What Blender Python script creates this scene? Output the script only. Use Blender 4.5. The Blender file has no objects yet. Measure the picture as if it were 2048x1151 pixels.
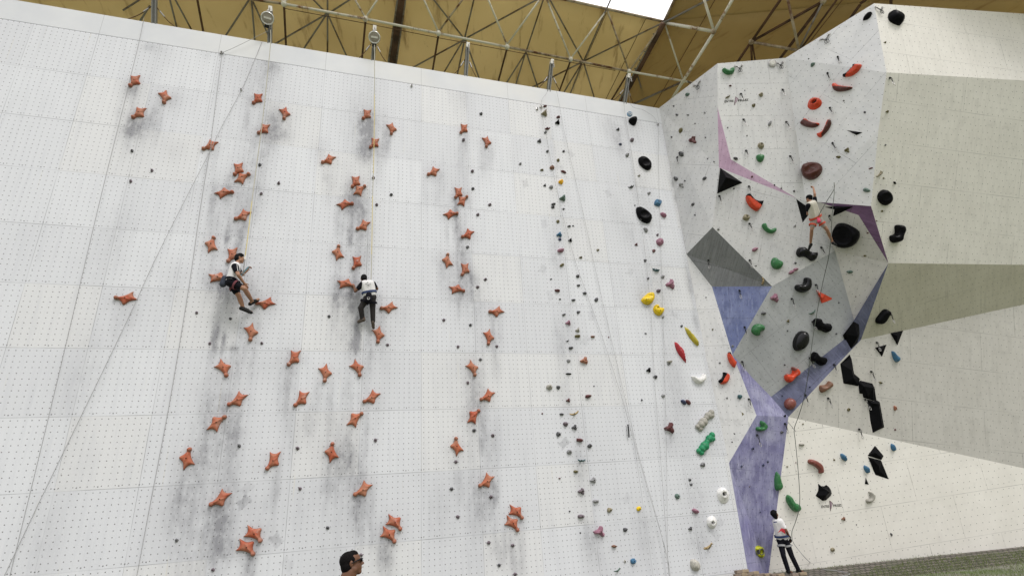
import bpy, bmesh, math, random
import numpy as np
from mathutils import Vector, Matrix, geometry
from mathutils.bvhtree import BVHTree
random.seed(7)
RNG = np.random.default_rng(5)
SC = bpy.context.scene
COL = SC.collection

# ------------------------------------------------------------------ camera
PP = np.array([1024, 575.5]); VP1 = np.array([4477, 747.]); VP2 = np.array([842, -2100.])
FPX = math.sqrt(-float(np.dot(PP * 0 + VP1 - PP, VP2 - PP)))
nrm = lambda v: v / np.linalg.norm(v)
_U = nrm(np.array([*(VP1 - PP), FPX])); _V = nrm(np.array([*(VP2 - PP), FPX])); _N = np.cross(_U, _V)
DW = 13.57; OH = math.radians(4.5); EYE = 1.55
_Z = _V * math.cos(OH) - _N * math.sin(OH); _H = _V * math.sin(OH) + _N * math.cos(OH)
RW = np.array([_U, -_H, _Z])            # camera (right, down, forward) -> world
CAM = np.array([0, 0, EYE]); NW = RW @ _N; VW = RW @ _V
cd = bpy.data.cameras.new('camera'); cam = bpy.data.objects.new('camera', cd); COL.objects.link(cam)
m = Matrix.Identity(4)
for i in range(3):
    m[i][0] = RW[i, 0]; m[i][1] = -RW[i, 1]; m[i][2] = -RW[i, 2]; m[i][3] = CAM[i]
cam.matrix_world = m
cd.sensor_width = 36; cd.sensor_fit = 'HORIZONTAL'; cd.lens = FPX / 2048 * 36
cd.clip_start = 0.1; cd.clip_end = 3000
SC.camera = cam

# ------------------------------------------------------------------ light
SUN_EL, SUN_AZ = 46, 160                 # azimuth clockwise from +Y: behind the camera, to the right
w = bpy.data.worlds.new('World'); SC.world = w; w.use_nodes = True
nt = w.node_tree; nt.nodes.clear()
sky = nt.nodes.new('ShaderNodeTexSky'); sky.sky_type = 'NISHITA'; sky.sun_disc = False
sky.sun_elevation = math.radians(SUN_EL); sky.sun_rotation = math.radians(SUN_AZ)
sky.dust_density = 4; sky.air_density = 1.2; sky.ozone_density = 1.0
hs = nt.nodes.new('ShaderNodeMix'); hs.data_type = 'RGBA'; hs.inputs[0].default_value = 0.85      # thick even cloud over the clear sky
# standard overcast sky: three times brighter overhead than at the horizon
wtc = nt.nodes.new('ShaderNodeTexCoord'); wsp = nt.nodes.new('ShaderNodeSeparateXYZ'); nt.links.new(wtc.outputs['Generated'], wsp.inputs[0])
wmr = nt.nodes.new('ShaderNodeMapRange'); nt.links.new(wsp.outputs[2], wmr.inputs[0])
for i_, q_ in enumerate((0.0, 1.0, 5.2, 17.0)): wmr.inputs[i_ + 1].default_value = q_
wcm = nt.nodes.new('ShaderNodeVectorMath'); wcm.operation = 'SCALE'; wcm.inputs[0].default_value = (.985, .975, 1.01); nt.links.new(wmr.outputs[0], wcm.inputs['Scale']); nt.links.new(wcm.outputs[0], hs.inputs[7])
bg = nt.nodes.new('ShaderNodeBackground'); bg.inputs['Strength'].default_value = 0.15
wo = nt.nodes.new('ShaderNodeOutputWorld')
nt.links.new(sky.outputs[0], hs.inputs[6]); nt.links.new(hs.outputs[2], bg.inputs[0]); nt.links.new(bg.outputs[0], wo.inputs[0])
sd = bpy.data.lights.new('sun', 'SUN'); sd.energy = 1.5; sd.angle = math.radians(16); sd.color = (1, .97, .94)
so = bpy.data.objects.new('sun', sd); COL.objects.link(so)
a, e = math.radians(SUN_AZ), math.radians(SUN_EL)
sdir = Vector((math.sin(a) * math.cos(e), math.cos(a) * math.cos(e), math.sin(e)))
so.rotation_euler = sdir.to_track_quat('Z', 'Y').to_euler()
SC.view_settings.view_transform = 'Standard'; SC.view_settings.look = 'None'
SC.view_settings.exposure = -0.16; SC.view_settings.gamma = 1
SC.render.engine = 'CYCLES'

# ------------------------------------------------------------------ photo geometry helpers
def ray(x, y): return RW @ np.array([x - PP[0], y - PP[1], FPX]) / FPX
def wallp(x, y, d=0.0):                  # point on the tall flat wall (d metres in front of it)
    r = ray(x, y); return CAM + r * ((-DW + d) / np.dot(r, NW))
def atY(x, y, v): r = ray(x, y); return CAM + r * (v / r[1])
def atZ(x, y, z): r = ray(x, y); return CAM + r * ((z - EYE) / r[2])
def onpl(x, y, a, b, c):
    mm = np.cross(b - a, c - a); r = ray(x, y); return CAM + r * (np.dot(a - CAM, mm) / np.dot(r, mm))
WO = CAM - NW * DW                       # foot of the perpendicular on the wall plane
XAX = np.array([1., 0, 0])
def wall_uv(u, v, d=0.0): return WO + XAX * u + VW * v + NW * d
def uv_of(p): q = p - WO; return float(q @ XAX), float(q @ VW)
UV = lambda x, y: uv_of(wallp(x, y))

# ------------------------------------------------------------------ object helpers
def tag(o, label=None, cat=None, group=None, kind=None):
    if label: o['label'] = label
    if cat: o['category'] = cat
    if group: o['group'] = group
    if kind: o['kind'] = kind
    return o
def empty(name, loc, label, cat, group=None):
    o = bpy.data.objects.new(name, None); COL.objects.link(o); o.location = Vector(loc); o.empty_display_size = .1
    return tag(o, label, cat, group)
def mesh(name, verts, faces, mats, parent=None, smooth=False, mi=None, matrix=None):
    me = bpy.data.meshes.new(name); me.from_pydata([tuple(map(float, v)) for v in verts], [], [tuple(f) for f in faces])
    for q in (mats if isinstance(mats, (list, tuple)) else [mats]): me.materials.append(q)
    if smooth: me.polygons.foreach_set('use_smooth', [True] * len(me.polygons))
    if mi is not None: me.polygons.foreach_set('material_index', mi)
    me.update()
    o = bpy.data.objects.new(name, me); COL.objects.link(o)
    if matrix is not None: o.matrix_world = matrix
    if parent is not None:
        o.parent = parent
        if matrix is not None or parent.type != 'MESH': o.matrix_parent_inverse = mw(parent).inverted()
    return o
def mw(o):                               # world matrix without a depsgraph update
    b = o.matrix_basis
    return b if o.parent is None else mw(o.parent) @ o.matrix_parent_inverse @ b
def solid(o, t):
    s = o.modifiers.new('Solidify', 'SOLIDIFY'); s.thickness = t; s.offset = -1; return o
def tube_geo(pts, r, n=6, closed=False):
    pts = [np.array(p, float) for p in pts]; V = []; F = []
    rr = r if isinstance(r, (list, tuple)) else [r] * len(pts)
    t0 = nrm(pts[1] - pts[0]); a = np.cross(t0, [0, 0, 1.]); a = nrm(a) if np.linalg.norm(a) > 1e-3 else np.array([1., 0, 0])
    L = len(pts)
    for i, p in enumerate(pts):
        if closed: t = nrm(pts[(i + 1) % L] - pts[i - 1])
        else: t = nrm(pts[min(i + 1, L - 1)] - pts[max(i - 1, 0)])
        a = a - t * (a @ t); a = nrm(a); b = np.cross(t, a)
        for k in range(n):
            th = 2 * math.pi * k / n; V.append(p + (a * math.cos(th) + b * math.sin(th)) * rr[i])
    for i in range(L if closed else L - 1):
        j = (i + 1) % L
        for k in range(n):
            F.append((i * n + k, i * n + (k + 1) % n, j * n + (k + 1) % n, j * n + k))
    if not closed: F.append(tuple(range(n))[::-1]); F.append(tuple((L - 1) * n + k for k in range(n)))
    return V, F
def tube(name, pts, r, mat, parent=None, n=6, closed=False):
    V, F = tube_geo(pts, r, n, closed); return mesh(name, V, F, mat, parent, smooth=n > 5)
def join(geos):
    V = []; F = []
    for v, f in geos:
        k = len(V); V += list(v); F += [tuple(i + k for i in q) for q in f]
    return V, F
def box_geo(c, ax, ay, az, sx, sy, sz):
    c, ax, ay, az = map(lambda q: np.array(q, float), (c, ax, ay, az))
    V = [c + ax * sx / 2 * i + ay * sy / 2 * j + az * sz / 2 * k for k in (-1, 1) for j in (-1, 1) for i in (-1, 1)]
    return V, [(0, 2, 3, 1), (4, 5, 7, 6), (0, 1, 5, 4), (2, 6, 7, 3), (0, 4, 6, 2), (1, 3, 7, 5)]
def catmull(P, k=4):
    P = [np.array(p, float) for p in P]; n = len(P); out = []
    for i in range(n):
        a, b, c, d = P[i - 1], P[i], P[(i + 1) % n], P[(i + 2) % n]
        for j in range(k):
            t = j / k
            out.append(.5 * (2 * b + (c - a) * t + (2 * a - 5 * b + 4 * c - d) * t * t + (3 * b - a - 3 * c + d) * t ** 3))
    return out
def cat_open(P, k=6):
    P = [np.array(p, float) for p in P]; P = [2 * P[0] - P[1]] + P + [2 * P[-1] - P[-2]]; out = []
    for i in range(1, len(P) - 2):
        a, b, c, d = P[i - 1:i + 3]
        for j in range(k):
            t = j / k
            out.append(.5 * (2 * b + (c - a) * t + (2 * a - 5 * b + 4 * c - d) * t * t + (3 * b - a - 3 * c + d) * t ** 3))
    return out + [P[-2]]
def seg_dist(Q, poly):                   # distance of points Q to a closed polygon's outline
    Q = np.asarray(Q, float); A = np.asarray(poly, float); B = np.roll(A, -1, 0)
    AB = B - A; L = (AB ** 2).sum(1) + 1e-12
    d = Q[:, None, :] - A[None]; t = np.clip((d * AB[None]).sum(2) / L, 0, 1)
    return np.sqrt((((d - t[..., None] * AB[None]) ** 2).sum(2)).min(1))
def inside(Q, poly):
    Q = np.asarray(Q, float); A = np.asarray(poly, float); B = np.roll(A, -1, 0); r = np.zeros(len(Q), bool)
    for (x0, y0), (x1, y1) in zip(A, B):
        c = (y0 > Q[:, 1]) != (y1 > Q[:, 1])
        with np.errstate(divide='ignore', invalid='ignore'):
            r ^= c & (Q[:, 0] < (x1 - x0) * (Q[:, 1] - y0) / (y1 - y0 + 1e-15) + x0)
    return r

# ------------------------------------------------------------------ materials
def newmat(name):
    mt = bpy.data.materials.new(name); mt.use_nodes = True; t = mt.node_tree; b = t.nodes['Principled BSDF']
    return mt, t, b
def N(t, ty, **kw):
    n = t.nodes.new(ty)
    for k, v in kw.items(): setattr(n, k, v)
    return n
def math_n(t, op, a, b=None, c=None):
    n = N(t, 'ShaderNodeMath', operation=op)
    for i, v in enumerate((a, b, c)):
        if v is None: continue
        if isinstance(v, (int, float)): n.inputs[i].default_value = v
        else: t.links.new(v, n.inputs[i])
    return n.outputs[0]
def mixc(t, fac, a, b, mode='MIX'):
    n = N(t, 'ShaderNodeMix', data_type='RGBA', blend_type=mode)
    for s, v in ((0, fac), (6, a), (7, b)):
        if isinstance(v, (int, float)): n.inputs[s].default_value = v
        elif isinstance(v, (tuple, list)): n.inputs[s].default_value = (*v[:3], 1)
        else: t.links.new(v, n.inputs[s])
    return n.outputs[2]
def noise(t, vec, scale, detail=4, rough=.55, dim='3D'):
    n = N(t, 'ShaderNodeTexNoise', noise_dimensions=dim); n.inputs['Scale'].default_value = scale
    n.inputs['Detail'].default_value = detail; n.inputs['Roughness'].default_value = rough
    if vec is not None: t.links.new(vec, n.inputs['Vector'])
    return n.outputs[0]
def mapr(t, v, a, b, c=0., d=1.):
    n = N(t, 'ShaderNodeMapRange'); n.clamp = True; t.links.new(v, n.inputs[0])
    for i, q in enumerate((a, b, c, d)): n.inputs[i + 1].default_value = q
    return n.outputs[0]
def vmul(t, v, s):
    n = N(t, 'ShaderNodeVectorMath', operation='MULTIPLY'); t.links.new(v, n.inputs[0]); n.inputs[1].default_value = s; return n.outputs[0]
def simple(name, col, rough=.6, metal=0., var=.12, bump=0.0, scale=30.):
    mt, t, b = newmat(name); tc = N(t, 'ShaderNodeTexCoord')
    n = noise(t, tc.outputs['Object'], scale)
    t.links.new(mixc(t, mapr(t, n, .3, .7), tuple(c * (1 - var) for c in col), tuple(min(1, c * (1 + var)) for c in col)), b.inputs['Base Color'])
    b.inputs['Roughness'].default_value = rough; b.inputs['Metallic'].default_value = metal; b.inputs['Specular IOR Level'].default_value = .12 if max(col) < .08 else .35
    if bump:
        bp = N(t, 'ShaderNodeBump'); bp.inputs['Strength'].default_value = bump; bp.inputs['Distance'].default_value = .01
        t.links.new(n, bp.inputs['Height']); t.links.new(bp.outputs[0], b.inputs['Normal'])
    return mt
def dots(t, vec, sx, sy, r, stagger=False, jit=0.0):
    """bolt holes on a grid: 1 inside a hole"""
    sep = N(t, 'ShaderNodeSeparateXYZ'); t.links.new(vec, sep.inputs[0])
    v = math_n(t, 'DIVIDE', sep.outputs[1], sy); row = math_n(t, 'FLOOR', v)
    u = math_n(t, 'DIVIDE', sep.outputs[0], sx)
    if stagger: u = math_n(t, 'ADD', u, math_n(t, 'MULTIPLY', math_n(t, 'MODULO', math_n(t, 'ABSOLUTE', row), 2.), .5))
    fu = math_n(t, 'SUBTRACT', math_n(t, 'FRACT', u), .5); fv = math_n(t, 'SUBTRACT', math_n(t, 'FRACT', v), .5)
    if jit:
        cb = N(t, 'ShaderNodeCombineXYZ'); t.links.new(math_n(t, 'FLOOR', u), cb.inputs[0]); t.links.new(row, cb.inputs[1])
        wn = N(t, 'ShaderNodeTexWhiteNoise'); t.links.new(cb.outputs[0], wn.inputs['Vector'])
        s2 = N(t, 'ShaderNodeSeparateColor'); t.links.new(wn.outputs['Color'], s2.inputs[0])
        fu = math_n(t, 'ADD', fu, math_n(t, 'MULTIPLY', math_n(t, 'SUBTRACT', s2.outputs[0], .5), jit))
        fv = math_n(t, 'ADD', fv, math_n(t, 'MULTIPLY', math_n(t, 'SUBTRACT', s2.outputs[1], .5), jit))
    du = math_n(t, 'MULTIPLY', fu, sx); dv = math_n(t, 'MULTIPLY', fv, sy)
    d = math_n(t, 'SQRT', math_n(t, 'ADD', math_n(t, 'MULTIPLY', du, du), math_n(t, 'MULTIPLY', dv, dv)))
    return math_n(t, 'LESS_THAN', d, r)
PW = 1.485; SEAMX, SEAMV = UV(842.5, 704)
def wall_material():
    mt, t, b = newmat('painted_plywood_panels')
    uvn = N(t, 'ShaderNodeUVMap', uv_map='panel')
    sep = N(t, 'ShaderNodeSeparateXYZ'); t.links.new(uvn.outputs[0], sep.inputs[0])
    pu, pv = sep.outputs[0], sep.outputs[1]          # in panels
    at = N(t, 'ShaderNodeAttribute', attribute_name='grime')
    fl = N(t, 'ShaderNodeVectorMath', operation='FLOOR'); t.links.new(uvn.outputs[0], fl.inputs[0])
    wn = N(t, 'ShaderNodeTexWhiteNoise'); t.links.new(fl.outputs[0], wn.inputs['Vector'])
    base = mixc(t, wn.outputs[0], (.645, .655, .68), (.70, .712, .735))
    wn2 = N(t, 'ShaderNodeTexWhiteNoise'); t.links.new(vmul(t, fl.outputs[0], (3.1, 7.7, 1)), wn2.inputs['Vector'])
    base = mixc(t, math_n(t, 'MULTIPLY', math_n(t, 'GREATER_THAN', wn2.outputs[0], .8), .45), base, (.71, .705, .69))
    big = noise(t, vmul(t, uvn.outputs[0], (1, .5, 1)), 1.3, 5)
    base = mixc(t, mapr(t, big, .5, .78, 0, .3), base, (.53, .54, .56))
    st = noise(t, vmul(t, uvn.outputs[0], (14, .9, 1)), 1.0, 5, .6)
    base = mixc(t, mapr(t, st, .48, .78, 0, .3), base, (.47, .48, .52))
    ys = noise(t, vmul(t, uvn.outputs[0], (22, .8, 1)), 1.0, 2, .5)
    base = mixc(t, mapr(t, ys, .70, .8, 0, .35), base, (.68, .62, .45))
    # grime: rubber and hand marks
    g1 = noise(t, vmul(t, uvn.outputs[0], (7, 3.6, 1)), 1.6, 8, .72)
    gr = math_n(t, 'MULTIPLY', at.outputs['Fac'], mapr(t, g1, .3, .72, .25, 1.25))
    base = mixc(t, math_n(t, 'MINIMUM', math_n(t, 'MULTIPLY', gr, 1.75), .85), base, (.21, .21, .23))
    # scattered bolt holes
    dv = dots(t, uvn.outputs[0], 1 / 12, 1 / 12, .0079)
    wz = noise(t, uvn.outputs[0], 41., 0, .5)
    hole = math_n(t, 'MULTIPLY', dv, mapr(t, wz, .36, .5, .45, .8))
    base = mixc(t, hole, base, (.07, .065, .06))
    # fixing screws along the panel rims
    mp = N(t, 'ShaderNodeVectorMath', operation='ADD'); t.links.new(uvn.outputs[0], mp.inputs[0]); mp.inputs[1].default_value = (.125, .465, 0)
    base = mixc(t, math_n(t, 'MULTIPLY', dots(t, mp.outputs[0], .25, 1.0, .0095), .75), base, (.06, .06, .06))
    mp2 = N(t, 'ShaderNodeVectorMath', operation='ADD'); t.links.new(uvn.outputs[0], mp2.inputs[0]); mp2.inputs[1].default_value = (.03, 0, 0)
    mp2.inputs[1].default_value = (.465, .07, 0)
    base = mixc(t, math_n(t, 'MULTIPLY', dots(t, mp2.outputs[0], 1.0, .2, .006), .5), base, (.1, .1, .1))
    # joints between panels
    def edge(c, wd):
        f = math_n(t, 'FRACT', c); return math_n(t, 'LESS_THAN', math_n(t, 'MINIMUM', f, math_n(t, 'SUBTRACT', 1., f)), wd)
    jn = noise(t, uvn.outputs[0], .9, 2)
    e = math_n(t, 'MULTIPLY', math_n(t, 'MAXIMUM', edge(pv, .0042), edge(pu, .0032)), mapr(t, jn, .38, .62, .15, .7))
    base = mixc(t, e, base, (.16, .16, .165))
    t.links.new(base, b.inputs['Base Color']); b.inputs['Roughness'].default_value = .62
    bp = N(t, 'ShaderNodeBump'); bp.inputs['Strength'].default_value = .25; bp.inputs['Distance'].default_value = .004
    t.links.new(noise(t, uvn.outputs[0], 60., 3), bp.inputs['Height']); t.links.new(bp.outputs[0], b.inputs['Normal'])
    return mt
FM = {}
def facet_material(key, ca, cb, ang=0., grit=.3, streak=.3, sc=1.0, wood=0.0, mott=0.0):
    """painted plywood facet: ca/cb two tones of the paint, holes on a staggered grid"""
    mt, t, b = newmat(key); uvn = N(t, 'ShaderNodeUVMap', uv_map='flat')
    mpn = N(t, 'ShaderNodeMapping'); t.links.new(uvn.outputs[0], mpn.inputs[0]); mpn.inputs['Rotation'].default_value = (0, 0, ang)
    v = mpn.outputs[0]
    base = mixc(t, mapr(t, noise(t, v, .9, 6, .6), .32, .68), ca, cb)
    base = mixc(t, mapr(t, noise(t, vmul(t, v, (9, .8, 1)), 1., 6, .65), .48, .75, 0, streak), base, tuple(c * .62 for c in ca))
    base = mixc(t, mapr(t, noise(t, v, 3.5, 7, .7), .52, .74, 0, grit), base, tuple(c * .5 for c in ca))
    if mott:
        base = mixc(t, mapr(t, noise(t, vmul(t, v, (2.2, 1.1, 1)), 1.5, 8, .72), .47, .60, 0, mott), base, tuple(c * .72 for c in ca))
        base = mixc(t, mapr(t, noise(t, vmul(t, v, (11, .9, 1)), 1.3, 6, .7), .55, .72, 0, mott), base, tuple(min(1, c * 1.3 + .05) for c in cb))
        base = mixc(t, mapr(t, noise(t, v, 26., 5, .8), .60, .72, 0, mott * .7), base, tuple(min(1, c * 1.2 + .08) for c in cb))
    if wood:
        base = mixc(t, mapr(t, noise(t, vmul(t, v, (30, 1.2, 1)), 1., 4, .7), .4, .7, 0, wood), base, tuple(c * .55 for c in ca))
        base = mixc(t, mapr(t, noise(t, vmul(t, v, (24, 1.0, 1)), 2., 4, .7), .6, .75, 0, wood), base, tuple(min(1, c * 1.35) for c in cb))
    d1 = dots(t, v, .2, .2, .012, True, .25)
    base = mixc(t, math_n(t, 'MULTIPLY', d1, .8), base, (.07, .065, .06))
    br = N(t, 'ShaderNodeTexBrick'); t.links.new(v, br.inputs[0]); br.offset = .5
    br.inputs['Scale'].default_value = 1; br.inputs['Brick Width'].default_value = 2.4; br.inputs['Row Height'].default_value = 1.22
    br.inputs['Mortar Size'].default_value = .006; br.inputs['Mortar Smooth'].default_value = 0
    base = mixc(t, math_n(t, 'MULTIPLY', br.outputs['Fac'], mapr(t, noise(t, v, .7), .4, .6, .1, .7)), base, tuple(c * .35 for c in ca))
    t.links.new(base, b.inputs['Base Color']); b.inputs['Roughness'].default_value = .6
    bp = N(t, 'ShaderNodeBump'); bp.inputs['Strength'].default_value = .3; bp.inputs['Distance'].default_value = .004
    t.links.new(noise(t, v, 70., 3), bp.inputs['Height']); t.links.new(bp.outputs[0], b.inputs['Normal'])
    return mt
PAL = dict(black=(.006, .006, .007), charcoal=(.085, .085, .09), grey=(.25, .25, .25), maroon=(.11, .035, .035), mauve=(.30, .14, .19),
           khaki=(.25, .22, .14), blue=(.05, .15, .26), green=(.04, .17, .06), sage=(.11, .17, .14), brown=(.20, .10, .06),
           yellow=(.75, .52, .01), olive=(.14, .12, .05), red=(.42, .03, .04), scarlet=(.60, .06, .02), white=(.78, .77, .74), tan=(.38, .28, .14),
           navy=(.04, .05, .10), teal=(.04, .10, .11), lime=(.50, .52, .02), terracotta=(.36, .15, .09), emerald=(.02, .23, .10),
           oxblood=(.085, .022, .015), rust=(.22, .07, .055), mustard=(.46, .38, .04), pale=(.36, .345, .30), grape=(.14, .11, .125), amber=(.80, .42, .01))
HM = {}
def holdmat(c, gloss=None):
    if (c, gloss) in HM: return HM[c, gloss]
    col = PAL[c]; mt, t, b = newmat(c + '_resin'); tc = N(t, 'ShaderNodeTexCoord'); oi = N(t, 'ShaderNodeObjectInfo')
    ad = N(t, 'ShaderNodeVectorMath', operation='ADD'); t.links.new(tc.outputs['Object'], ad.inputs[0])
    cb = N(t, 'ShaderNodeCombineXYZ'); t.links.new(math_n(t, 'MULTIPLY', oi.outputs['Random'], 50.), cb.inputs[0]); t.links.new(cb.outputs[0], ad.inputs[1])
    v = ad.outputs[0]; n = noise(t, v, 16., 6, .65)
    base = mixc(t, mapr(t, n, .3, .7), tuple(x * .8 for x in col), tuple(min(1, x * 1.2) for x in col))
    base = mixc(t, mapr(t, noise(t, v, 9., 6, .7), .56, .8, 0, .42 if c != 'black' else .012), base, (.5, .48, .45))
    t.links.new(base, b.inputs['Base Color']); b.inputs['Roughness'].default_value = gloss or .55; b.inputs['Specular IOR Level'].default_value = .3 if (c == 'black' and gloss and gloss < .2) else .05 if c == 'black' else .35
    bp = N(t, 'ShaderNodeBump'); bp.inputs['Strength'].default_value = .5 if not gloss else .12; bp.inputs['Distance'].default_value = .004
    t.links.new(noise(t, v, 120., 4), bp.inputs['Height']); t.links.new(bp.outputs[0], b.inputs['Normal'])
    HM[c, gloss] = mt; return mt
def star_material():
    mt, t, b = newmat('worn_orange_resin'); b.inputs['Specular IOR Level'].default_value = .25; tc = N(t, 'ShaderNodeTexCoord'); oi = N(t, 'ShaderNodeObjectInfo')
    rnd = oi.outputs['Random']
    cb = N(t, 'ShaderNodeCombineXYZ'); t.links.new(math_n(t, 'MULTIPLY', rnd, 50.), cb.inputs[0])
    ad = N(t, 'ShaderNodeVectorMath', operation='ADD'); t.links.new(tc.outputs['Object'], ad.inputs[0]); t.links.new(cb.outputs[0], ad.inputs[1])
    v = ad.outputs[0]
    base = mixc(t, rnd, (.39, .085, .042), (.45, .15, .08))
    base = mixc(t, mapr(t, noise(t, v, 6., 6, .6), .40, .66, 0, .75), base, (.40, .20, .13))
    at = N(t, 'ShaderNodeAttribute', attribute_name='rim')
    base = mixc(t, math_n(t, 'MULTIPLY', at.outputs['Fac'], mapr(t, noise(t, v, 14., 4), .35, .65, .2, .85)), base, (.20, .13, .10))
    base = mixc(t, mapr(t, noise(t, v, 5., 6, .7), .57, .72, 0, .55), base, (.55, .45, .41))
    t.links.new(base, b.inputs['Base Color']); b.inputs['Roughness'].default_value = .58
    bp = N(t, 'ShaderNodeBump'); bp.inputs['Strength'].default_value = .5; bp.inputs['Distance'].default_value = .003
    t.links.new(noise(t, v, 140., 4), bp.inputs['Height']); t.links.new(bp.outputs[0], b.inputs['Normal'])
    return mt
M_bolt = simple('dark_bolt', (.02, .015, .015), .4, .4)
M_steel = simple('steel', (.45, .44, .42), .35, .9)
M_rope = simple('grey_rope', (.33, .33, .33), .9)
M_sling = simple('black_webbing', (.03, .03, .032), .9)
M_wallback = simple('plywood_back', (.35, .25, .15), .8)

# ================================================================== crops used while measuring
CR = dict(A=(250, 0, 3.8375), B=(640, 0, 3.8375), C=(250, 280, 3.8375), D=(640, 280, 3.8375), E=(640, 560, 3.8375), F=(250, 560, 3.8375),
          G=(250, 851, 3.8375), H=(640, 851, 3.8375), I=(1020, 0, 3.8375), J=(1020, 200, 3.8375), K=(1020, 480, 3.8375), L=(1020, 760, 2.9425),
          M=(1400, 0, 3.8375), N=(1400, 280, 3.8375), O=(1400, 560, 3.8375), P=(1400, 851, 3.8375), Q=(1240, 215, 28.78), C3=(1570, 350, 6.394),
          R3=(1420, 320, 7.193), R4=(1690, 370, 7.673), R5=(1680, 0, 7.2), R6=(1590, 110, 4.427), R7=(1430, 680, 6.394), O8=(1560, 540, 7.193),
          V=(1660, 630, 4.427), T7=(1630, 960, 16.44), W1=(1420, 960, 9.6), C5=(1380, 810, 10.46), a=(0, 0, 1.0))
def px(c, x, y): x0, y0, s = CR[c]; return x0 + x / s, y0 + y / s

# ================================================================== the tall flat wall
STARS = [('A', 75, 626, 42, 662, 0), ('A', 308, 748, 300, 797, 0), ('A', 109, 872, 66, 903, 0), ('A', 1018, 762, 986, 796, 1), ('A', 1228, 873, 1220, 920, 1),
 ('A', 1066, 995, 1028, 1024, 1), ('B', 359, 883, 330, 915, 2), ('B', 551, 990, 547, 1034, 2), ('B', 417, 1103, 388, 1132, 2), ('B', 1103, 992, 1079, 1023, 3),
 ('B', 1280, 1091, 1275, 1132, 3), ('C', 654, 47, 607, 69, 1), ('C', 870, 226, 843, 267, 1), ('C', 901, 291, 939, 271, 1), ('C', 763, 406, 819, 403, 1),
 ('C', 905, 583, 854, 606, 1), ('C', 663, 803, 677, 764, 1), ('C', 824, 883, 793, 931, 1), ('a', 436.5, 555.1, 450, 559.6, 1), ('D', 66, 155, 22, 173, 2),
 ('D', 273, 323, 247, 362, 2), ('D', 304, 385, 331, 366, 2), ('D', 193, 494, 237, 492, 2), ('D', 332, 660, 286, 684, 2), ('D', 136, 866, 141, 831, 2),
 ('D', 282, 941, 255, 985, 2), ('D', 870, 248, 830, 267, 3), ('D', 1061, 407, 1039, 443, 3), ('D', 1093, 465, 1115, 447, 3), ('D', 1003, 569, 1040, 567, 3),
 ('D', 1133, 726, 1092, 745, 3), ('D', 976, 927, 979, 888, 3), ('D', 1112, 993, 1089, 1036, 3), ('a', 692.2, 567.4, 705.5, 571.8, 2), ('E', 1051, 70, 1096, 83, 3),
 ('E', 527, 213, 480, 215, 2), ('E', 1353, 243, 1304, 243, 3), ('E', 450, 418, 444, 473, 2), ('E', 1296, 437, 1292, 488, 3), ('E', 42, 712, 36, 768, 2),
 ('E', 288, 673, 304, 724, 2), ('E', 1172, 675, 1186, 723, 3), ('E', 396, 902, 347, 926, 2), ('E', 1285, 890, 1239, 913, 3), ('E', 269, 1062, 310, 1030, 2),
 ('E', 1178, 1042, 1212, 1006, 3), ('a', 530.9, 606.8, 517.2, 606.3, 1), ('a', 252, 597, 238, 596, 0), ('F', 970, 399, 963, 455, 1), ('F', 758, 674, 777, 728, 1),
 ('F', 865, 919, 808, 948, 1), ('F', 1298, 598, 1259, 643, 1), ('F', 1355, 912, 1309, 956, 2), ('F', 705, 1092, 757, 1055, 1), ('G', 476, 250, 493, 190, 1),
 ('G', 1138, 268, 1097, 320, 1), ('G', 732, 562, 670, 596, 1), ('G', 995, 827, 1033, 872, 1), ('G', 937, 930, 977, 974, 1), ('H', 87, 203, 94, 149, 2),
 ('H', 1046, 157, 1044, 105, 3), ('H', 329, 491, 276, 521, 2), ('H', 575, 739, 608, 780, 2), ('H', 532, 833, 566, 878, 2), ('H', 1277, 426, 1227, 458, 3),
 ('H', 1507, 659, 1545, 700, 3), ('H', 1478, 747, 1507, 787, 3)]
SO = [(400, 745), (426, 672), (449, 560), (456, 430), (448, 320), (455, 268), (500, 298), (540, 317), (592, 330), (652, 331), (712, 312), (772, 280), (860, 235),
      (838, 290), (808, 368), (774, 450), (760, 520), (773, 590), (793, 645), (805, 695), (782, 748), (735, 766), (682, 770), (620, 780), (562, 800), (512, 822), (465, 852)]
def zpx(x, y): return 516 + x / 19.19, 890 + y / 19.19
S0 = np.array(UV(*zpx(588, 592))); SOUT = [np.array(UV(*zpx(*p))) - S0 for p in SO]; SBALL = np.array(UV(*zpx(386, 868))) - S0
SANG = math.atan2(SBALL[1], SBALL[0])
star_place = []
for c, x, y, bx, by, lane in STARS:
    u = np.array(UV(*px(c, x, y))); v = np.array(UV(*px(c, bx, by))) - u
    star_place.append((u, math.atan2(v[1], v[0]) - SANG, lane, px(c, x, y)))

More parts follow.
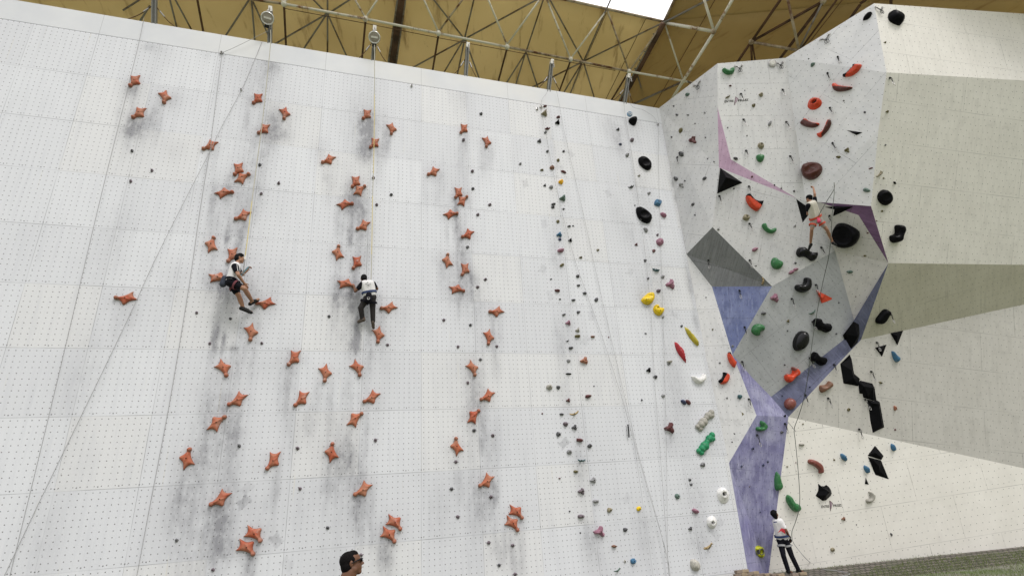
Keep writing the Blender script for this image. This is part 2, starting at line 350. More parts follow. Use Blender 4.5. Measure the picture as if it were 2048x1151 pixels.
UMAX = UV(1318, 216)[0]; UMIN = SEAMX - 10 * PW
VTOP = UV(842.5, 137)[1]; VHEAD = UV(842.5, 171)[1]; VBOT = -(EYE + WO[2] - EYE) / VW[2]
def grime_at(U, Vv):
    g = np.zeros_like(U)
    rs = np.random.default_rng(11)
    def blob(u, v, ru, rv, s, p=2): 
        nonlocal g
        g += s * np.exp(-(np.abs((U - u) / ru) ** p + np.abs((Vv - v) / rv) ** p))
    for (u, ang, lane, _) in star_place:                      # soles and chalk leave grey under every hold
        s = rs.uniform(.06, .24); blob(u[0] + rs.uniform(-.1, .1), u[1] - .05, .30, .26, s * .8)
        for k in range(3):
            blob(u[0] + rs.uniform(-.25, .25), u[1] - rs.uniform(.3, 1.0), rs.uniform(.05, .16), rs.uniform(.3, .8), rs.uniform(.04, .2))
    bands = [((470, 600), .50, .16), ((715, 600), .46, .16), ((935, 600), .42, .12), ((1135, 620), .30, .10), ((1290, 400), .35, .10), ((1350, 800), .55, .10), ((275, 300), .35, .12), ((660, 980), .5, .08), ((400, 900), .6, .06)]
    for (p, wd, s) in bands:
        u, v = UV(*p); g += s * np.exp(-((U - u) / wd) ** 2) * (.65 + .35 * np.sin(Vv * 1.9 + u * 3))
    sp = [(430, 676, .09, .42, .75), (447, 684, .05, .3, .6), (465, 697, .10, .08, .4), (715, 672, .07, .45, .8), (706, 690, .12, .2, .35), (712, 660, .03, .4, .5), (455, 470, .07, .3, .6), (700, 475, .08, .3, .55),
          (545, 130, .22, .4, .3), (545, 250, .25, .5, .42), (560, 270, .3, .2, .25), (512, 400, .2, .7, .18), (440, 570, .35, .3, .35), (490, 600, .3, .35, .3), (555, 560, .3, .6, .12), (300, 95, .2, .15, .2), (262, 180, .2, .3, .35),
          (265, 260, .25, .3, .45), (287, 245, .2, .3, .2), (415, 95, .14, .4, .2), (735, 262, .22, .5, .5), (730, 305, .25, .35, .5), (705, 400, .22, .5, .32), (690, 590, .35, .35, .32), (730, 600, .25, .3, .3), (1225, 260, .4, .8, .22),
          (1240, 290, .2, .5, .2), (1230, 420, .3, .6, .1), (1260, 470, .25, .6, .16), (1290, 600, .35, .7, .16), (950, 600, .3, .7, .18), (945, 560, .15, .25, .25), (985, 900, .2, .5, .2), (960, 1000, .25, .6, .28), (990, 985, .12, .35, .35),
          (720, 1000, .2, .7, .35), (690, 920, .3, .4, .22), (600, 1010, .4, .6, .1), (365, 1010, .4, .7, .28), (430, 1040, .2, .5, .25), (400, 920, .3, .4, .2), (460, 960, .2, .4, .2), (470, 880, .3, .5, .12), (440, 1050, .25, .5, .22),
          (880, 1020, .3, .8, .15), (1160, 940, .2, .6, .22), (1180, 1080, .25, .5, .28), (1290, 1060, .3, .8, .2), (1120, 690, .2, .7, .22), (1110, 510, .2, .6, .18), (1130, 800, .2, .6, .15), (1340, 870, .3, .5, .16), (1395, 1090, .3, .3, .18),
          (640, 300, .2, .4, .15), (620, 850, .25, .5, .12), (500, 1010, .3, .6, .10), (1000, 1100, .2, .3, .25), (1380, 570, .15, .5, .35), (1392, 640, .12, .4, .3), (1340, 250, .3, .8, .1), (350, 200, .2, .5, .12), (350, 560, .25, .6, .14),
          (810, 600, .3, .8, .07), (470, 720, .25, .5, .12), (530, 730, .3, .4, .1), (445, 1100, .3, .3, .2), (350, 300, .3, .4, .1)]
    for (x, y, ru, rv, s) in sp:
        u, v = UV(x, y); blob(u, v, ru, rv, s)
    # ghosts of star holds that were taken off
    for (x, y, ang, s) in [(497, 975, 2.4, .2), (490, 1003, 2.2, .34), (553, 1082, .6, .3), (1050, 368, .2, .26), (1142, 308, .6, .24), (1120, 335, 1.4, .24), (1088, 448, .1, .2), (1216, 388, .4, .26), (1087, 537, 2.6, .26),
                           (1100, 592, .3, .18), (1262, 543, 2.5, .2), (1182, 632, .2, .2), (1172, 680, 2.5, .18), (1350, 630, 1.2, .2), (1282, 595, .4, .2), (1130, 885, 2.2, .3), (1255, 995, 2.2, .14), (575, 1130, .8, .16), (1440, 1045, 2.2, .22), (1432, 1070, .6, .2), (1340, 880, 2, .14)]:
        u, v = UV(x, y); ca, sa = math.cos(ang), math.sin(ang)
        poly = [(u + (q[0] * ca - q[1] * sa), v + (q[0] * sa + q[1] * ca)) for q in SOUT]
        sel = (np.abs(U - u) < .5) & (np.abs(Vv - v) < .5); idx = np.where(sel)[0]
        if len(idx):
            ins = inside(np.stack([U[idx], Vv[idx]], 1), poly); g[idx[ins]] += s * (.62 if s < .3 else .85)
    return np.clip(g, 0, 1)
EDG = [UV(*p) for p in ((1318, 216), (1373, 508), (1412, 712), (1458, 925), (1495, 1136))]
EDG += [(EDG[-1][0] + (EDG[-1][0] - EDG[-2][0]) * .5, EDG[-1][1] + (EDG[-1][1] - EDG[-2][1]) * .5)]; EDG.sort(key=lambda q: q[1])
def uedge(v): return np.interp(v, [q[1] for q in EDG], [q[0] for q in EDG])
def grid_wall(name, u0, u1, v0, v1, step, mat, parent):
    nu = max(2, int((u1 - u0) / step)); nv = max(2, int((v1 - v0) / step))
    us = np.linspace(u0, u1, nu + 1); vs = np.linspace(v0, v1, nv + 1); UU, VV = np.meshgrid(us, vs)
    U, Vv = UU.ravel(), VV.ravel()
    U0 = U; U = U + (uedge(Vv) - UMAX) * np.clip(U - (UMAX - 1), 0, 1)
    co = WO[None] + XAX[None] * U[:, None] + VW[None] * Vv[:, None]
    i = np.arange(nu)[None] + (np.arange(nv) * (nu + 1))[:, None]; i = i.ravel()
    fc = np.stack([i, i + 1, i + nu + 2, i + nu + 1], 1)
    me = bpy.data.meshes.new(name); me.vertices.add(len(co)); me.vertices.foreach_set('co', co.ravel())
    me.loops.add(fc.size); me.loops.foreach_set('vertex_index', fc.ravel().astype(np.int32))
    me.polygons.add(len(fc)); me.polygons.foreach_set('loop_start', (np.arange(len(fc)) * 4).astype(np.int32))
    me.update(calc_edges=True)
    uvl = me.uv_layers.new(name='panel'); pu = (U0 - SEAMX) / PW + 50; pv = (Vv - SEAMV) / 1.5 + 50
    uvl.data.foreach_set('uv', np.stack([pu, pv], 1)[fc.ravel()].ravel().astype(np.float32))
    at = me.attributes.new('grime', 'FLOAT', 'POINT'); at.data.foreach_set('value', grime_at(U, Vv).astype(np.float32))
    me.materials.append(mat); me.validate()
    o = bpy.data.objects.new(name, me); COL.objects.link(o); o.parent = parent; o.matrix_parent_inverse = mw(parent).inverted()
    solid(o, .05); return o
M_wall = wall_material()
wall = empty('speed_climbing_wall', wall_uv(SEAMX, VBOT), 'tall flat white climbing wall of square drilled panels with grey scuffs', 'climbing wall')
grid_wall('panel_face', UMIN, UMAX, VBOT, VHEAD, .035, M_wall, wall)
M_head = facet_material('white_header_board', (.74, .74, .74), (.78, .78, .76), 0, .2, .15)
hb = [wall_uv(UMIN, VHEAD + .004, .008), wall_uv(UMAX, VHEAD + .004, .008), wall_uv(UMAX, VTOP, .008), wall_uv(UMIN, VTOP, .008)]
hm, ht, hbs = newmat('blank_header_paint')
htc = N(ht, 'ShaderNodeTexCoord'); hbase = mixc(ht, mapr(ht, noise(ht, htc.outputs['Object'], .8, 5), .35, .7), (.68, .69, .70), (.60, .615, .64))
hbase = mixc(ht, mapr(ht, noise(ht, htc.outputs['Object'], .35, 3), .5, .7, 0, .5), hbase, (.70, .69, .65))
sp_ = N(ht, 'ShaderNodeSeparateXYZ'); ht.links.new(htc.outputs['Object'], sp_.inputs[0])
hf = math_n(ht, 'FRACT', math_n(ht, 'ADD', math_n(ht, 'DIVIDE', sp_.outputs[0], PW * 2), 50.)); hl = math_n(ht, 'LESS_THAN', math_n(ht, 'MINIMUM', hf, math_n(ht, 'SUBTRACT', 1., hf)), .002)
hbase = mixc(ht, math_n(ht, 'MULTIPLY', hl, .6), hbase, (.3, .3, .3)); ht.links.new(hbase, hbs.inputs['Base Color']); hbs.inputs['Roughness'].default_value = .6
ho = mesh('header_board', [Vector(q) - wall.location for q in hb], [(0, 1, 2, 3)], hm); ho.parent = wall; solid(ho, .06)
# steel legs that carry the wall from behind
M_galv = simple('galvanised_steel', (.22, .22, .22), .5, .6)
for k in range(6):
    u = SEAMX + (k - 3) * 2 * PW + .7
    p0 = wall_uv(u, VTOP - .2, -.12); p1 = wall_uv(u, VBOT + .1, -.12); g = join([tube_geo([p0, p1], .06, 4), tube_geo([p0, (p0[0], p0[1] + 3.2, 0.0)], .05, 4), tube_geo([(p0 + p1) / 2, ((p0 + p1) / 2)[0:1].tolist() + [p0[1] + 3.0, 1.0]], .04, 4)])
    mesh('rear_frame', g[0], g[1], M_galv, wall)

# ================================================================== the faceted wall
VX = {}
def setv(n, p, v): VX[n] = (p, np.array(v, float))
A_ = wallp(1318, 216); ZT = A_[2]
setv('A', (1318, 216), A_)
for n_, p in dict(B=(1435, 127), C=(1571, 116), D=(1748, 7), E=(2110, 32)).items(): setv(n_, p, atZ(*p, ZT))
setv('H', (1373, 508), wallp(1373, 508, .0))
g3 = lambda n_: VX[n_][1]
for n_, p in dict(G=(1425, 454)).items(): setv(n_, p, onpl(*p, A_, g3('B'), g3('H')))
lerp_ = lambda a, b, t: a * (1 - t) + b * t
pl = (g3('B'), g3('C'), g3('G'))
for n_, p in dict(J=(1544, 572), L=(1611, 402), M=(1670, 501), P2=(1462, 319), P3=(1593, 396), S=(1438, 335), T0=(1435, 214)).items(): setv(n_, p, onpl(*p, *pl))
Yv = dict(X1=(1773, 145, 7.5), X2=(1757, 260, 8.35), Y1=(1742, 412, 9.2), Y2=(1640, 407, 10.35), F1=(2110, 165, 7.2), Q=(1777, 526, 10.2), Qr=(2110, 530, 9.6),
          I=(1424, 573, 12.92), K=(1465, 709, 13.1), K4=(1480, 745, 13.2), K3=(1513, 830, 13.35), K2=(1505, 755, 13.0), Nn=(1542, 793, 13.15), P=(1577, 833, 13.45),
          Mp=(1708, 640, 11.7), T3=(1687, 679, 11.95), T=(1722, 679, 11.85), T2=(1697, 705, 12.05), Rr=(2110, 595, 11.0), R2=(2110, 949, 12.2))
for n_, (x, y, v) in Yv.items(): setv(n_, (x, y), atY(x, y, v))
setv('Pu', (1717, 430), onpl(1717, 430, g3('Y2'), g3('Y1'), g3('Q')))
setv('F1', (2110, 165), onpl(2110, 165, g3('D'), g3('E'), g3('X1')))
for n_, p in dict(Qr=(2110, 530), Y1=(1742, 412), X2=(1757, 260)).items(): setv(n_, p, onpl(*p, g3('X1'), g3('F1'), g3('Q')))
setv('Y2', (1640, 407), lerp_(g3('L'), g3('Y1'), .23)); setv('Pu', (1717, 430), onpl(1717, 430, g3('Y2'), g3('Y1'), g3('Q')))
setv('Rr', (2110, 595), onpl(2110, 595, g3('Q'), g3('Qr'), g3('T')))
best = None
for py_ in np.arange(12.6, 14.2, .02):
    p_ = atY(1577, 833, py_); r2_ = onpl(2110, 949, g3('T'), g3('Rr'), p_); g1, g2 = atZ(1537, 1147, 0), atZ(2110, 1086, 0); m_ = nrm(np.cross(r2_ - p_, g1 - p_)); e_ = abs((g2 - p_) @ m_)
    if best is None or e_ < best[0]: best = (e_, py_, p_, r2_)
print('P fit', best, 'Y1', g3('Y1'), 'Qr', g3('Qr'), 'Rr', g3('Rr'), 'F1', g3('F1'))
setv('P', (1577, 833), best[2])
for n_, p in dict(K=(1465, 709), K2=(1505, 755), T3=(1687, 679), Mp=(1708, 640)).items(): setv(n_, p, onpl(*p, g3('J'), g3('M'), g3('Nn')))
for n_, p in dict(K3=(1513, 830)).items(): setv(n_, p, onpl(*p, g3('P'), atZ(1537, 1147, 0), wallp(1460, 925, .0)))
setv('K4', (1480, 745), lerp_(g3('K'), g3('K3'), .3)); print({k: g3(k).round(2) for k in ('K', 'K2', 'K3', 'T3', 'Mp', 'J', 'M', 'Nn')})
setv('K4', (1480, 745), atY(1480, 745, g3('K4')[1])); setv('R2', (2110, 949), best[3]); setv('T2', (1697, 705), onpl(1697, 705, g3('T'), g3('P'), g3('Rr')))
setv('R', (1458, 925), wallp(1458, 925, .0)); setv('E1', (1412, 712), wallp(1412, 712, .0))
gb = atZ(1537, 1147, 0); setv('Gb', (1537, 1147), gb); setv('Gr', (2110, 1086), atZ(2110, 1086, 0))
wb = wall_uv(uedge(VBOT), VBOT, .0); setv('WB', (1497, 1151), wb)
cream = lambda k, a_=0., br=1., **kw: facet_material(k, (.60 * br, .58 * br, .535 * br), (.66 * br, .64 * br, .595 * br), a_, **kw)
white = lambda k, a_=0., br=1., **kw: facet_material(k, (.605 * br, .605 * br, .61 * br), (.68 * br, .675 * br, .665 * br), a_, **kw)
FAC = [
 ('side_panel', ['A', 'B', 'T0', 'S', 'G', 'H'], white('cool_white_paint', .6, 1.02, grit=.35), 'pale facet leaning out beside the inner corner'),
 ('grey_panel', ['G', 'J', 'I', 'H'], facet_material('dark_grey_paint', (.19, .195, .205), (.265, .27, .275), .55, wood=.6), 'dark grey four-cornered facet under the pale side facet'),
 ('white_panel', ['B', 'C', 'L', 'P3', 'P2', 'T0'], white('chalky_white_paint', .08, 1.08), 'white facet that carries the upper lettering'),
 ('pink_panel', ['T0', 'P2', 'P3', 'S'], facet_material('pink_paint', (.44, .28, .40), (.54, .38, .50), .3, .2, .3, mott=.25), 'pink bent stripe'),
 ('white_panel', ['S', 'P3', 'L', 'M', 'J', 'G'], white('scuffed_white_paint', .35, .93, grit=.45, streak=.4), 'scuffed white facet below the pink stripe'),
 ('grey_panel', ['J', 'M', 'Mp', 'T3', 'Nn', 'K2', 'K'], facet_material('mid_grey_paint', (.355, .365, .375), (.44, .45, .455), -.55, .35, .35), 'large mid grey facet of the overhang'),
 ('blue_panel', ['I', 'J', 'K'], facet_material('blue_paint', (.11, .14, .31), (.22, .25, .40), .2, .35, .3, mott=.7), 'blue triangle under the dark grey facet'),
 ('flank_panel', ['H', 'I', 'K', 'K4', 'K3', 'R', 'E1'], white('stained_white_paint', .05, 1.02, grit=.5, streak=.35), 'stained white facet beside the flat wall'),
 ('blue_stripe', ['Nn', 'T3', 'Mp', 'Q', 'T', 'T2', 'P'], facet_material('slate_blue_paint', (.10, .11, .20), (.19, .20, .31), -.6, .45, .3, mott=.6), 'slate blue blade running up to a point'),
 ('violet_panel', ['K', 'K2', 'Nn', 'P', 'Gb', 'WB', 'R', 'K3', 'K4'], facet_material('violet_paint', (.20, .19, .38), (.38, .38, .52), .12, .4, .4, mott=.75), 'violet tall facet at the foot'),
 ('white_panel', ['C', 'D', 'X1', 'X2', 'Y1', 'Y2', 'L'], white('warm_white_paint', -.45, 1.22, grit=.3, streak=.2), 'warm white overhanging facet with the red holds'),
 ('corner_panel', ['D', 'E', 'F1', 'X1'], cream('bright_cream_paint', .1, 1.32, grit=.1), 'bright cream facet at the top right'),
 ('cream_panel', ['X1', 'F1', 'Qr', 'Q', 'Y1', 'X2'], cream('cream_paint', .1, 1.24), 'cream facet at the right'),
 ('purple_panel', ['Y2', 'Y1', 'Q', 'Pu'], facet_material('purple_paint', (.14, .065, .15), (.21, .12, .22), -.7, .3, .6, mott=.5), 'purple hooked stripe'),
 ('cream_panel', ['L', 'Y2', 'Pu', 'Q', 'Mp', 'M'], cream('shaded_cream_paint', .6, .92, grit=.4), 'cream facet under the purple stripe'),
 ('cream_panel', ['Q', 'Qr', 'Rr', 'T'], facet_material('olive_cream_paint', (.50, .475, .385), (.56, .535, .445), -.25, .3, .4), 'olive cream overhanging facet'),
 ('cream_panel', ['T', 'Rr', 'R2', 'P', 'T2'], cream('shaded_low_cream_paint', .18, .92, grit=.35, streak=.3), 'shaded cream facet with the black zigzag'),
 ('cream_panel', ['P', 'R2', 'Gr', 'Gb'], cream('lit_cream_paint', -.05, 1.34, grit=.15, streak=.1), 'bright cream facet at the foot'),
]
fw = empty('faceted_climbing_wall', gb, 'overhanging climbing wall folded into white, cream, grey, violet and purple facets', 'climbing wall')
TRI_V = []; TRI_F = []; TRI_N = []
def facet(name, keys, mat, label):
    P2 = [Vector((*VX[k][0], 0)) for k in keys]; P3 = [VX[k][1] for k in keys]
    tris = [tuple(q) for q in geometry.tessellate_polygon([P2])]
    out = []
    for t in tris:
        a, b, c = (P3[i] for i in t); nn = np.cross(b - a, c - a)
        if nn @ (CAM - a) < 0: t = (t[0], t[2], t[1])
        out.append(t)
    me_v = []; me_f = []; uvs = []
    n0 = nrm(sum((np.cross(P3[t[1]] - P3[t[0]], P3[t[2]] - P3[t[0]]) for t in out), np.zeros(3)))
    ex = nrm(np.cross([0, 0, 1.], n0)); ey = np.cross(n0, ex)
    me = bpy.data.meshes.new(name); me.from_pydata([tuple(p) for p in P3], [], out)
    uv = me.uv_layers.new(name='flat')
    for l in me.loops:
        p = P3[l.vertex_index]; uv.data[l.index].uv = (float(p @ ex) + 40, float(p @ ey) + 40)
    me.materials.append(mat); me.update()
    o = bpy.data.objects.new(name, me); COL.objects.link(o); o.parent = fw; o.matrix_parent_inverse = mw(fw).inverted()
    o['label'] = label; solid(o, .04)
    k = len(TRI_V); TRI_V.extend([Vector(p) for p in P3]); TRI_F.extend([tuple(i + k for i in t) for t in out])
for f_ in FAC: facet(*f_)
k = len(TRI_V); TRI_V.extend([Vector(wall_uv(UMIN, VBOT)), Vector(wall_uv(UMAX, VBOT)), Vector(wall_uv(UMAX, VTOP)), Vector(wall_uv(UMIN, VTOP))])
TRI_F.extend([(k, k + 1, k + 2), (k, k + 2, k + 3)])
NFW = len(TRI_F) - 2
BVH = BVHTree.FromPolygons(TRI_V, TRI_F)
# back frame of the faceted wall
for (k1, k2) in [('B', 'Gb'), ('C', 'P'), ('D', 'T')]:
    p = g3(k1); q = np.array([p[0], 15.6, 0.0]); g = join([tube_geo([p + np.array([0, .3, -.3]), (p[0], 15.6, 12)], .06, 4), tube_geo([(p[0], 15.6, 12), q], .07, 4)])
    mesh('rear_frame', g[0], g[1], M_galv, fw)
def hit(x, y):
    r = Vector(ray(x, y)).normalized(); loc, nn, idx, d = BVH.ray_cast(Vector(CAM), r)
    if loc is None:
        loc = Vector(wallp(x, y)); nn = Vector(NW)
    if nn.dot(Vector(CAM) - loc) < 0: nn = -nn
    return loc, nn, idx
def frame_at(x, y):
    loc, nn, idx = hit(x, y); ex = Vector((0, 0, 1)).cross(nn).normalized(); ey = nn.cross(ex)
    M = Matrix.Identity(4)
    for i in range(3): M[i][0] = ex[i]; M[i][1] = ey[i]; M[i][2] = nn[i]; M[i][3] = loc[i]
    return M, loc, nn, ex, ey
def local2(fr, x, y, h=0.0):
    M, loc, nn, ex, ey = fr; loc = loc + nn * h; r = Vector(ray(x, y)); o = Vector(CAM); t = (loc - o).dot(nn) / r.dot(nn); q = o + r * t - loc
    return np.array([q.dot(ex), q.dot(ey)])

# ================================================================== hold builder
def relief(outline, height, R=None, prof='round', spacing=None, extra=None, inner=None, edges=None, embed=.012):
    """closed relief over a flat outline (local metres): returns verts, faces"""
    O = np.array(outline, float)
    if ((O[:, 0] * np.roll(O[:, 1], -1) - np.roll(O[:, 0], -1) * O[:, 1]).sum()) < 0: O = O[::-1]
    ext = max(np.ptp(O[:, 0]), np.ptp(O[:, 1])); sp = spacing or ext / 11
    V2 = [tuple(p) for p in O]; n = len(O)
    if inner is None:
        gx = np.arange(O[:, 0].min(), O[:, 0].max() + sp, sp); gy = np.arange(O[:, 1].min(), O[:, 1].max() + sp, sp * .87)
        Q = np.array([(x + (.5 * sp if j % 2 else 0), y) for j, y in enumerate(gy) for x in gx])
        Q = Q[inside(Q, O)]; d = seg_dist(Q, O) if len(Q) else np.zeros(0); Q = Q[d > sp * .42]; d = d[d > sp * .42]
        if len(Q) == 0: Q = O.mean(0)[None]; d = seg_dist(Q, O)
        R = R or d.max(); t = np.clip(d / R, 0, 1)
        z = height * (np.sqrt(1 - (1 - t) ** 2) if prof == 'round' else t if prof == 'lin' else np.clip(t * 3, 0, 1))
        z = z + height * .06
        if extra is not None: z = extra(Q[:, 0], Q[:, 1], z, t)
        V2 += [tuple(p) for p in Q]; Z = [height * .05] * n + list(z)
    else:
        V2 += [tuple(p[:2]) for p in inner]; Z = [0.004] * n + [p[2] for p in inner]
    ed = [(i, (i + 1) % n) for i in range(n)] + [(a, b) for a, b in (edges or [])]
    vo, eo, fo, ov, oe, of = geometry.delaunay_2d_cdt([Vector(p) for p in V2], ed, [], 1, 1e-6)
    zz = [Z[ov[i][0]] if ov[i] else 0 for i in range(len(vo))]
    V = [(v.x, v.y, z_) for v, z_ in zip(vo, zz)]; F = []
    for f in fo:
        a, b, c = (vo[i] for i in f[:3])
        F.append(tuple(f) if (b - a).cross(c - a) > 0 else tuple(f)[::-1])
    idx = {}
    for i, o_ in enumerate(ov):
        for q in o_:
            if q < n: idx[q] = i
    base = len(V)
    for q in range(n): V.append((O[q][0], O[q][1], -embed))
    for q in range(n):
        r = (q + 1) % n; F.append((idx[q], base + q, base + r, idx[r]))
    return V, F
def bolt_disc(r, z, c=(0, 0)):
    n = 8; V = [(c[0] + r * math.cos(2 * math.pi * k / n), c[1] + r * math.sin(2 * math.pi * k / n), z) for k in range(n)] + [(c[0], c[1], z + .001)]
    V += [(v[0], v[1], z - .02) for v in V[:n]]
    return V, [(k, (k + 1) % n, n) for k in range(n)] + [(k, n + 1 + k, n + 1 + (k + 1) % n, (k + 1) % n) for k in range(n)]
def top_z(V, x, y): return max((v[2] for v in V if (v[0] - x) ** 2 + (v[1] - y) ** 2 < .0016), default=max(v[2] for v in V))

# ---------------------------------------------------------------- star holds
M_star = star_material()
sout = [p for p in catmull(SOUT, 2)]
br_ = .048
ball = [SBALL + br_ * np.array([math.cos(t), math.sin(t)]) for t in np.linspace(0, 2 * math.pi, 40, endpoint=False)]
so_ = [p for p in sout if np.linalg.norm(p - SBALL) > br_ * 1.0]
# splice the knob in: walk from the last outline point round the knob to the first
a0 = so_[-1] - SBALL; a1 = so_[0] - SBALL; t0 = math.atan2(a0[1], a0[0]); t1 = math.atan2(a1[1], a1[0])
mid = math.atan2(SBALL[1], SBALL[0])
def sweep(t0, t1, through):
    for sgn in (1, -1):
        d = (sgn * (t1 - t0)) % (2 * math.pi); dm = (sgn * (through - t0)) % (2 * math.pi)
        if dm < d: return [t0 + sgn * d * k / 14 for k in range(1, 14)]
arc = [SBALL + br_ * np.array([math.cos(t), math.sin(t)]) for t in sweep(t0, t1, mid)]
so_ = so_ + arc
ridge = [SBALL * .55, SBALL * .1, np.array(UV(*zpx(740, 480))) - S0]
def star_z(x, y, z, t):
    d = np.hypot(x - SBALL[0], y - SBALL[1]); z = np.where(d < br_ * 1.02, np.maximum(z, .018 + 1.25 * np.sqrt(np.clip(br_ ** 2 - d ** 2, 0, 1)) + .01), z)
    rd = np.full_like(x, 9.)
    for a, b in zip(ridge[:-1], ridge[1:]):
        ab = b - a; tt = np.clip(((x - a[0]) * ab[0] + (y - a[1]) * ab[1]) / (ab @ ab), 0, 1); rd = np.minimum(rd, np.hypot(x - a[0] - tt * ab[0], y - a[1] - tt * ab[1]))
    return z + .014 * np.exp(-(rd / .018) ** 2)
sV, sF = relief(so_, .062, R=.075, spacing=.0125, extra=star_z)
zb = top_z(sV, 0, 0)
sV = [(v[0] * 1.06, v[1] * 1.06, v[2] * 1.1) for v in sV]; zb *= 1.1
sm_ = bpy.data.meshes.new('star_hold'); sm_.from_pydata(sV, [], sF); sm_.materials.append(M_star); sm_.polygons.foreach_set('use_smooth', [True] * len(sm_.polygons))
ra = sm_.attributes.new('rim', 'FLOAT', 'POINT')
dd = seg_dist(np.array([v[:2] for v in sV]), [p * 1.06 for p in so_]); far = np.array([np.hypot(v[0] - (SBALL * -.9)[0], v[1] - (SBALL * -.9)[1]) for v in sV])
kn = np.array([np.hypot(v[0] - SBALL[0], v[1] - SBALL[1]) < .05 for v in sV])
ra.data.foreach_set('value', np.clip(np.exp(-dd / .007) * .9 + kn * .55, 0, 1).astype(np.float32)); sm_.update()
bV, bF = bolt_disc(.0135, zb + .001)
bm_ = bpy.data.meshes.new('bolt'); bm_.from_pydata(bV, [], bF); bm_.materials.append(M_bolt); bm_.update()
LANES = {0: 'lane at left edge', 1: 'left speed lane', 2: 'middle speed lane', 3: 'right speed lane'}
ORD = ['topmost', 'second', 'third', 'fourth', 'fifth', 'sixth', 'seventh', 'eighth', 'ninth', 'tenth', 'eleventh', 'twelfth', 'thirteenth', 'fourteenth', 'fifteenth', 'sixteenth', 'seventeenth', 'eighteenth', 'nineteenth', 'twentieth', 'twenty-first', 'twenty-second', 'twenty-third', 'twenty-fourth', 'twenty-fifth', 'twenty-sixth', 'twenty-seventh', 'twenty-eighth', 'twenty-ninth', 'thirtieth', 'thirty-first', 'thirty-second', 'thirty-third', 'thirty-fourth']
rank = {}
for ln in LANES:
    ids = sorted([i for i, s in enumerate(star_place) if s[2] == ln], key=lambda i: star_place[i][3][1])
    for r_, i in enumerate(ids): rank[i] = r_
def dirword(dx, dy):
    a = math.degrees(math.atan2(-dy, dx)) % 360
    return ['right', 'upper right', 'up', 'upper left', 'left', 'lower left', 'down', 'lower right'][int(((a + 22.5) % 360) // 45)]
first = None
for i, (u, ang, lane, p) in enumerate(star_place):
    c, x, y, bx, by, _ = STARS[i]
    M, loc, nn, ex, ey = frame_at(1000, 600)
    o3 = wall_uv(u[0], u[1]); Mx = Matrix.Identity(4)
    X_ = Vector(XAX); Y_ = Vector(VW); ca, sa = math.cos(ang), math.sin(ang); ax = X_ * ca + Y_ * sa; ay = -X_ * sa + Y_ * ca
    for q in range(3): Mx[q][0] = ax[q]; Mx[q][1] = ay[q]; Mx[q][2] = NW[q]; Mx[q][3] = o3[q]
    if first is None:
        first = bpy.data.objects.new('star_hold', sm_); COL.objects.link(first); o = first
        kb = bpy.data.objects.new('bolt', bm_); COL.objects.link(kb); kb.parent = o
    else:
        o = first.copy(); COL.objects.link(o)
        for ch in (kb,):
            d_ = ch.copy(); COL.objects.link(d_); d_.parent = o
    o.matrix_basis = Mx
    r_ = rank[i]; of = f'{ORD[r_]} from the top' if r_ else 'topmost'
    tag(o, f'orange star hold, knob {dirword(bx - x, by - y)}, {of}, {LANES[lane]}', 'climbing hold', 'orange star-shaped speed holds')

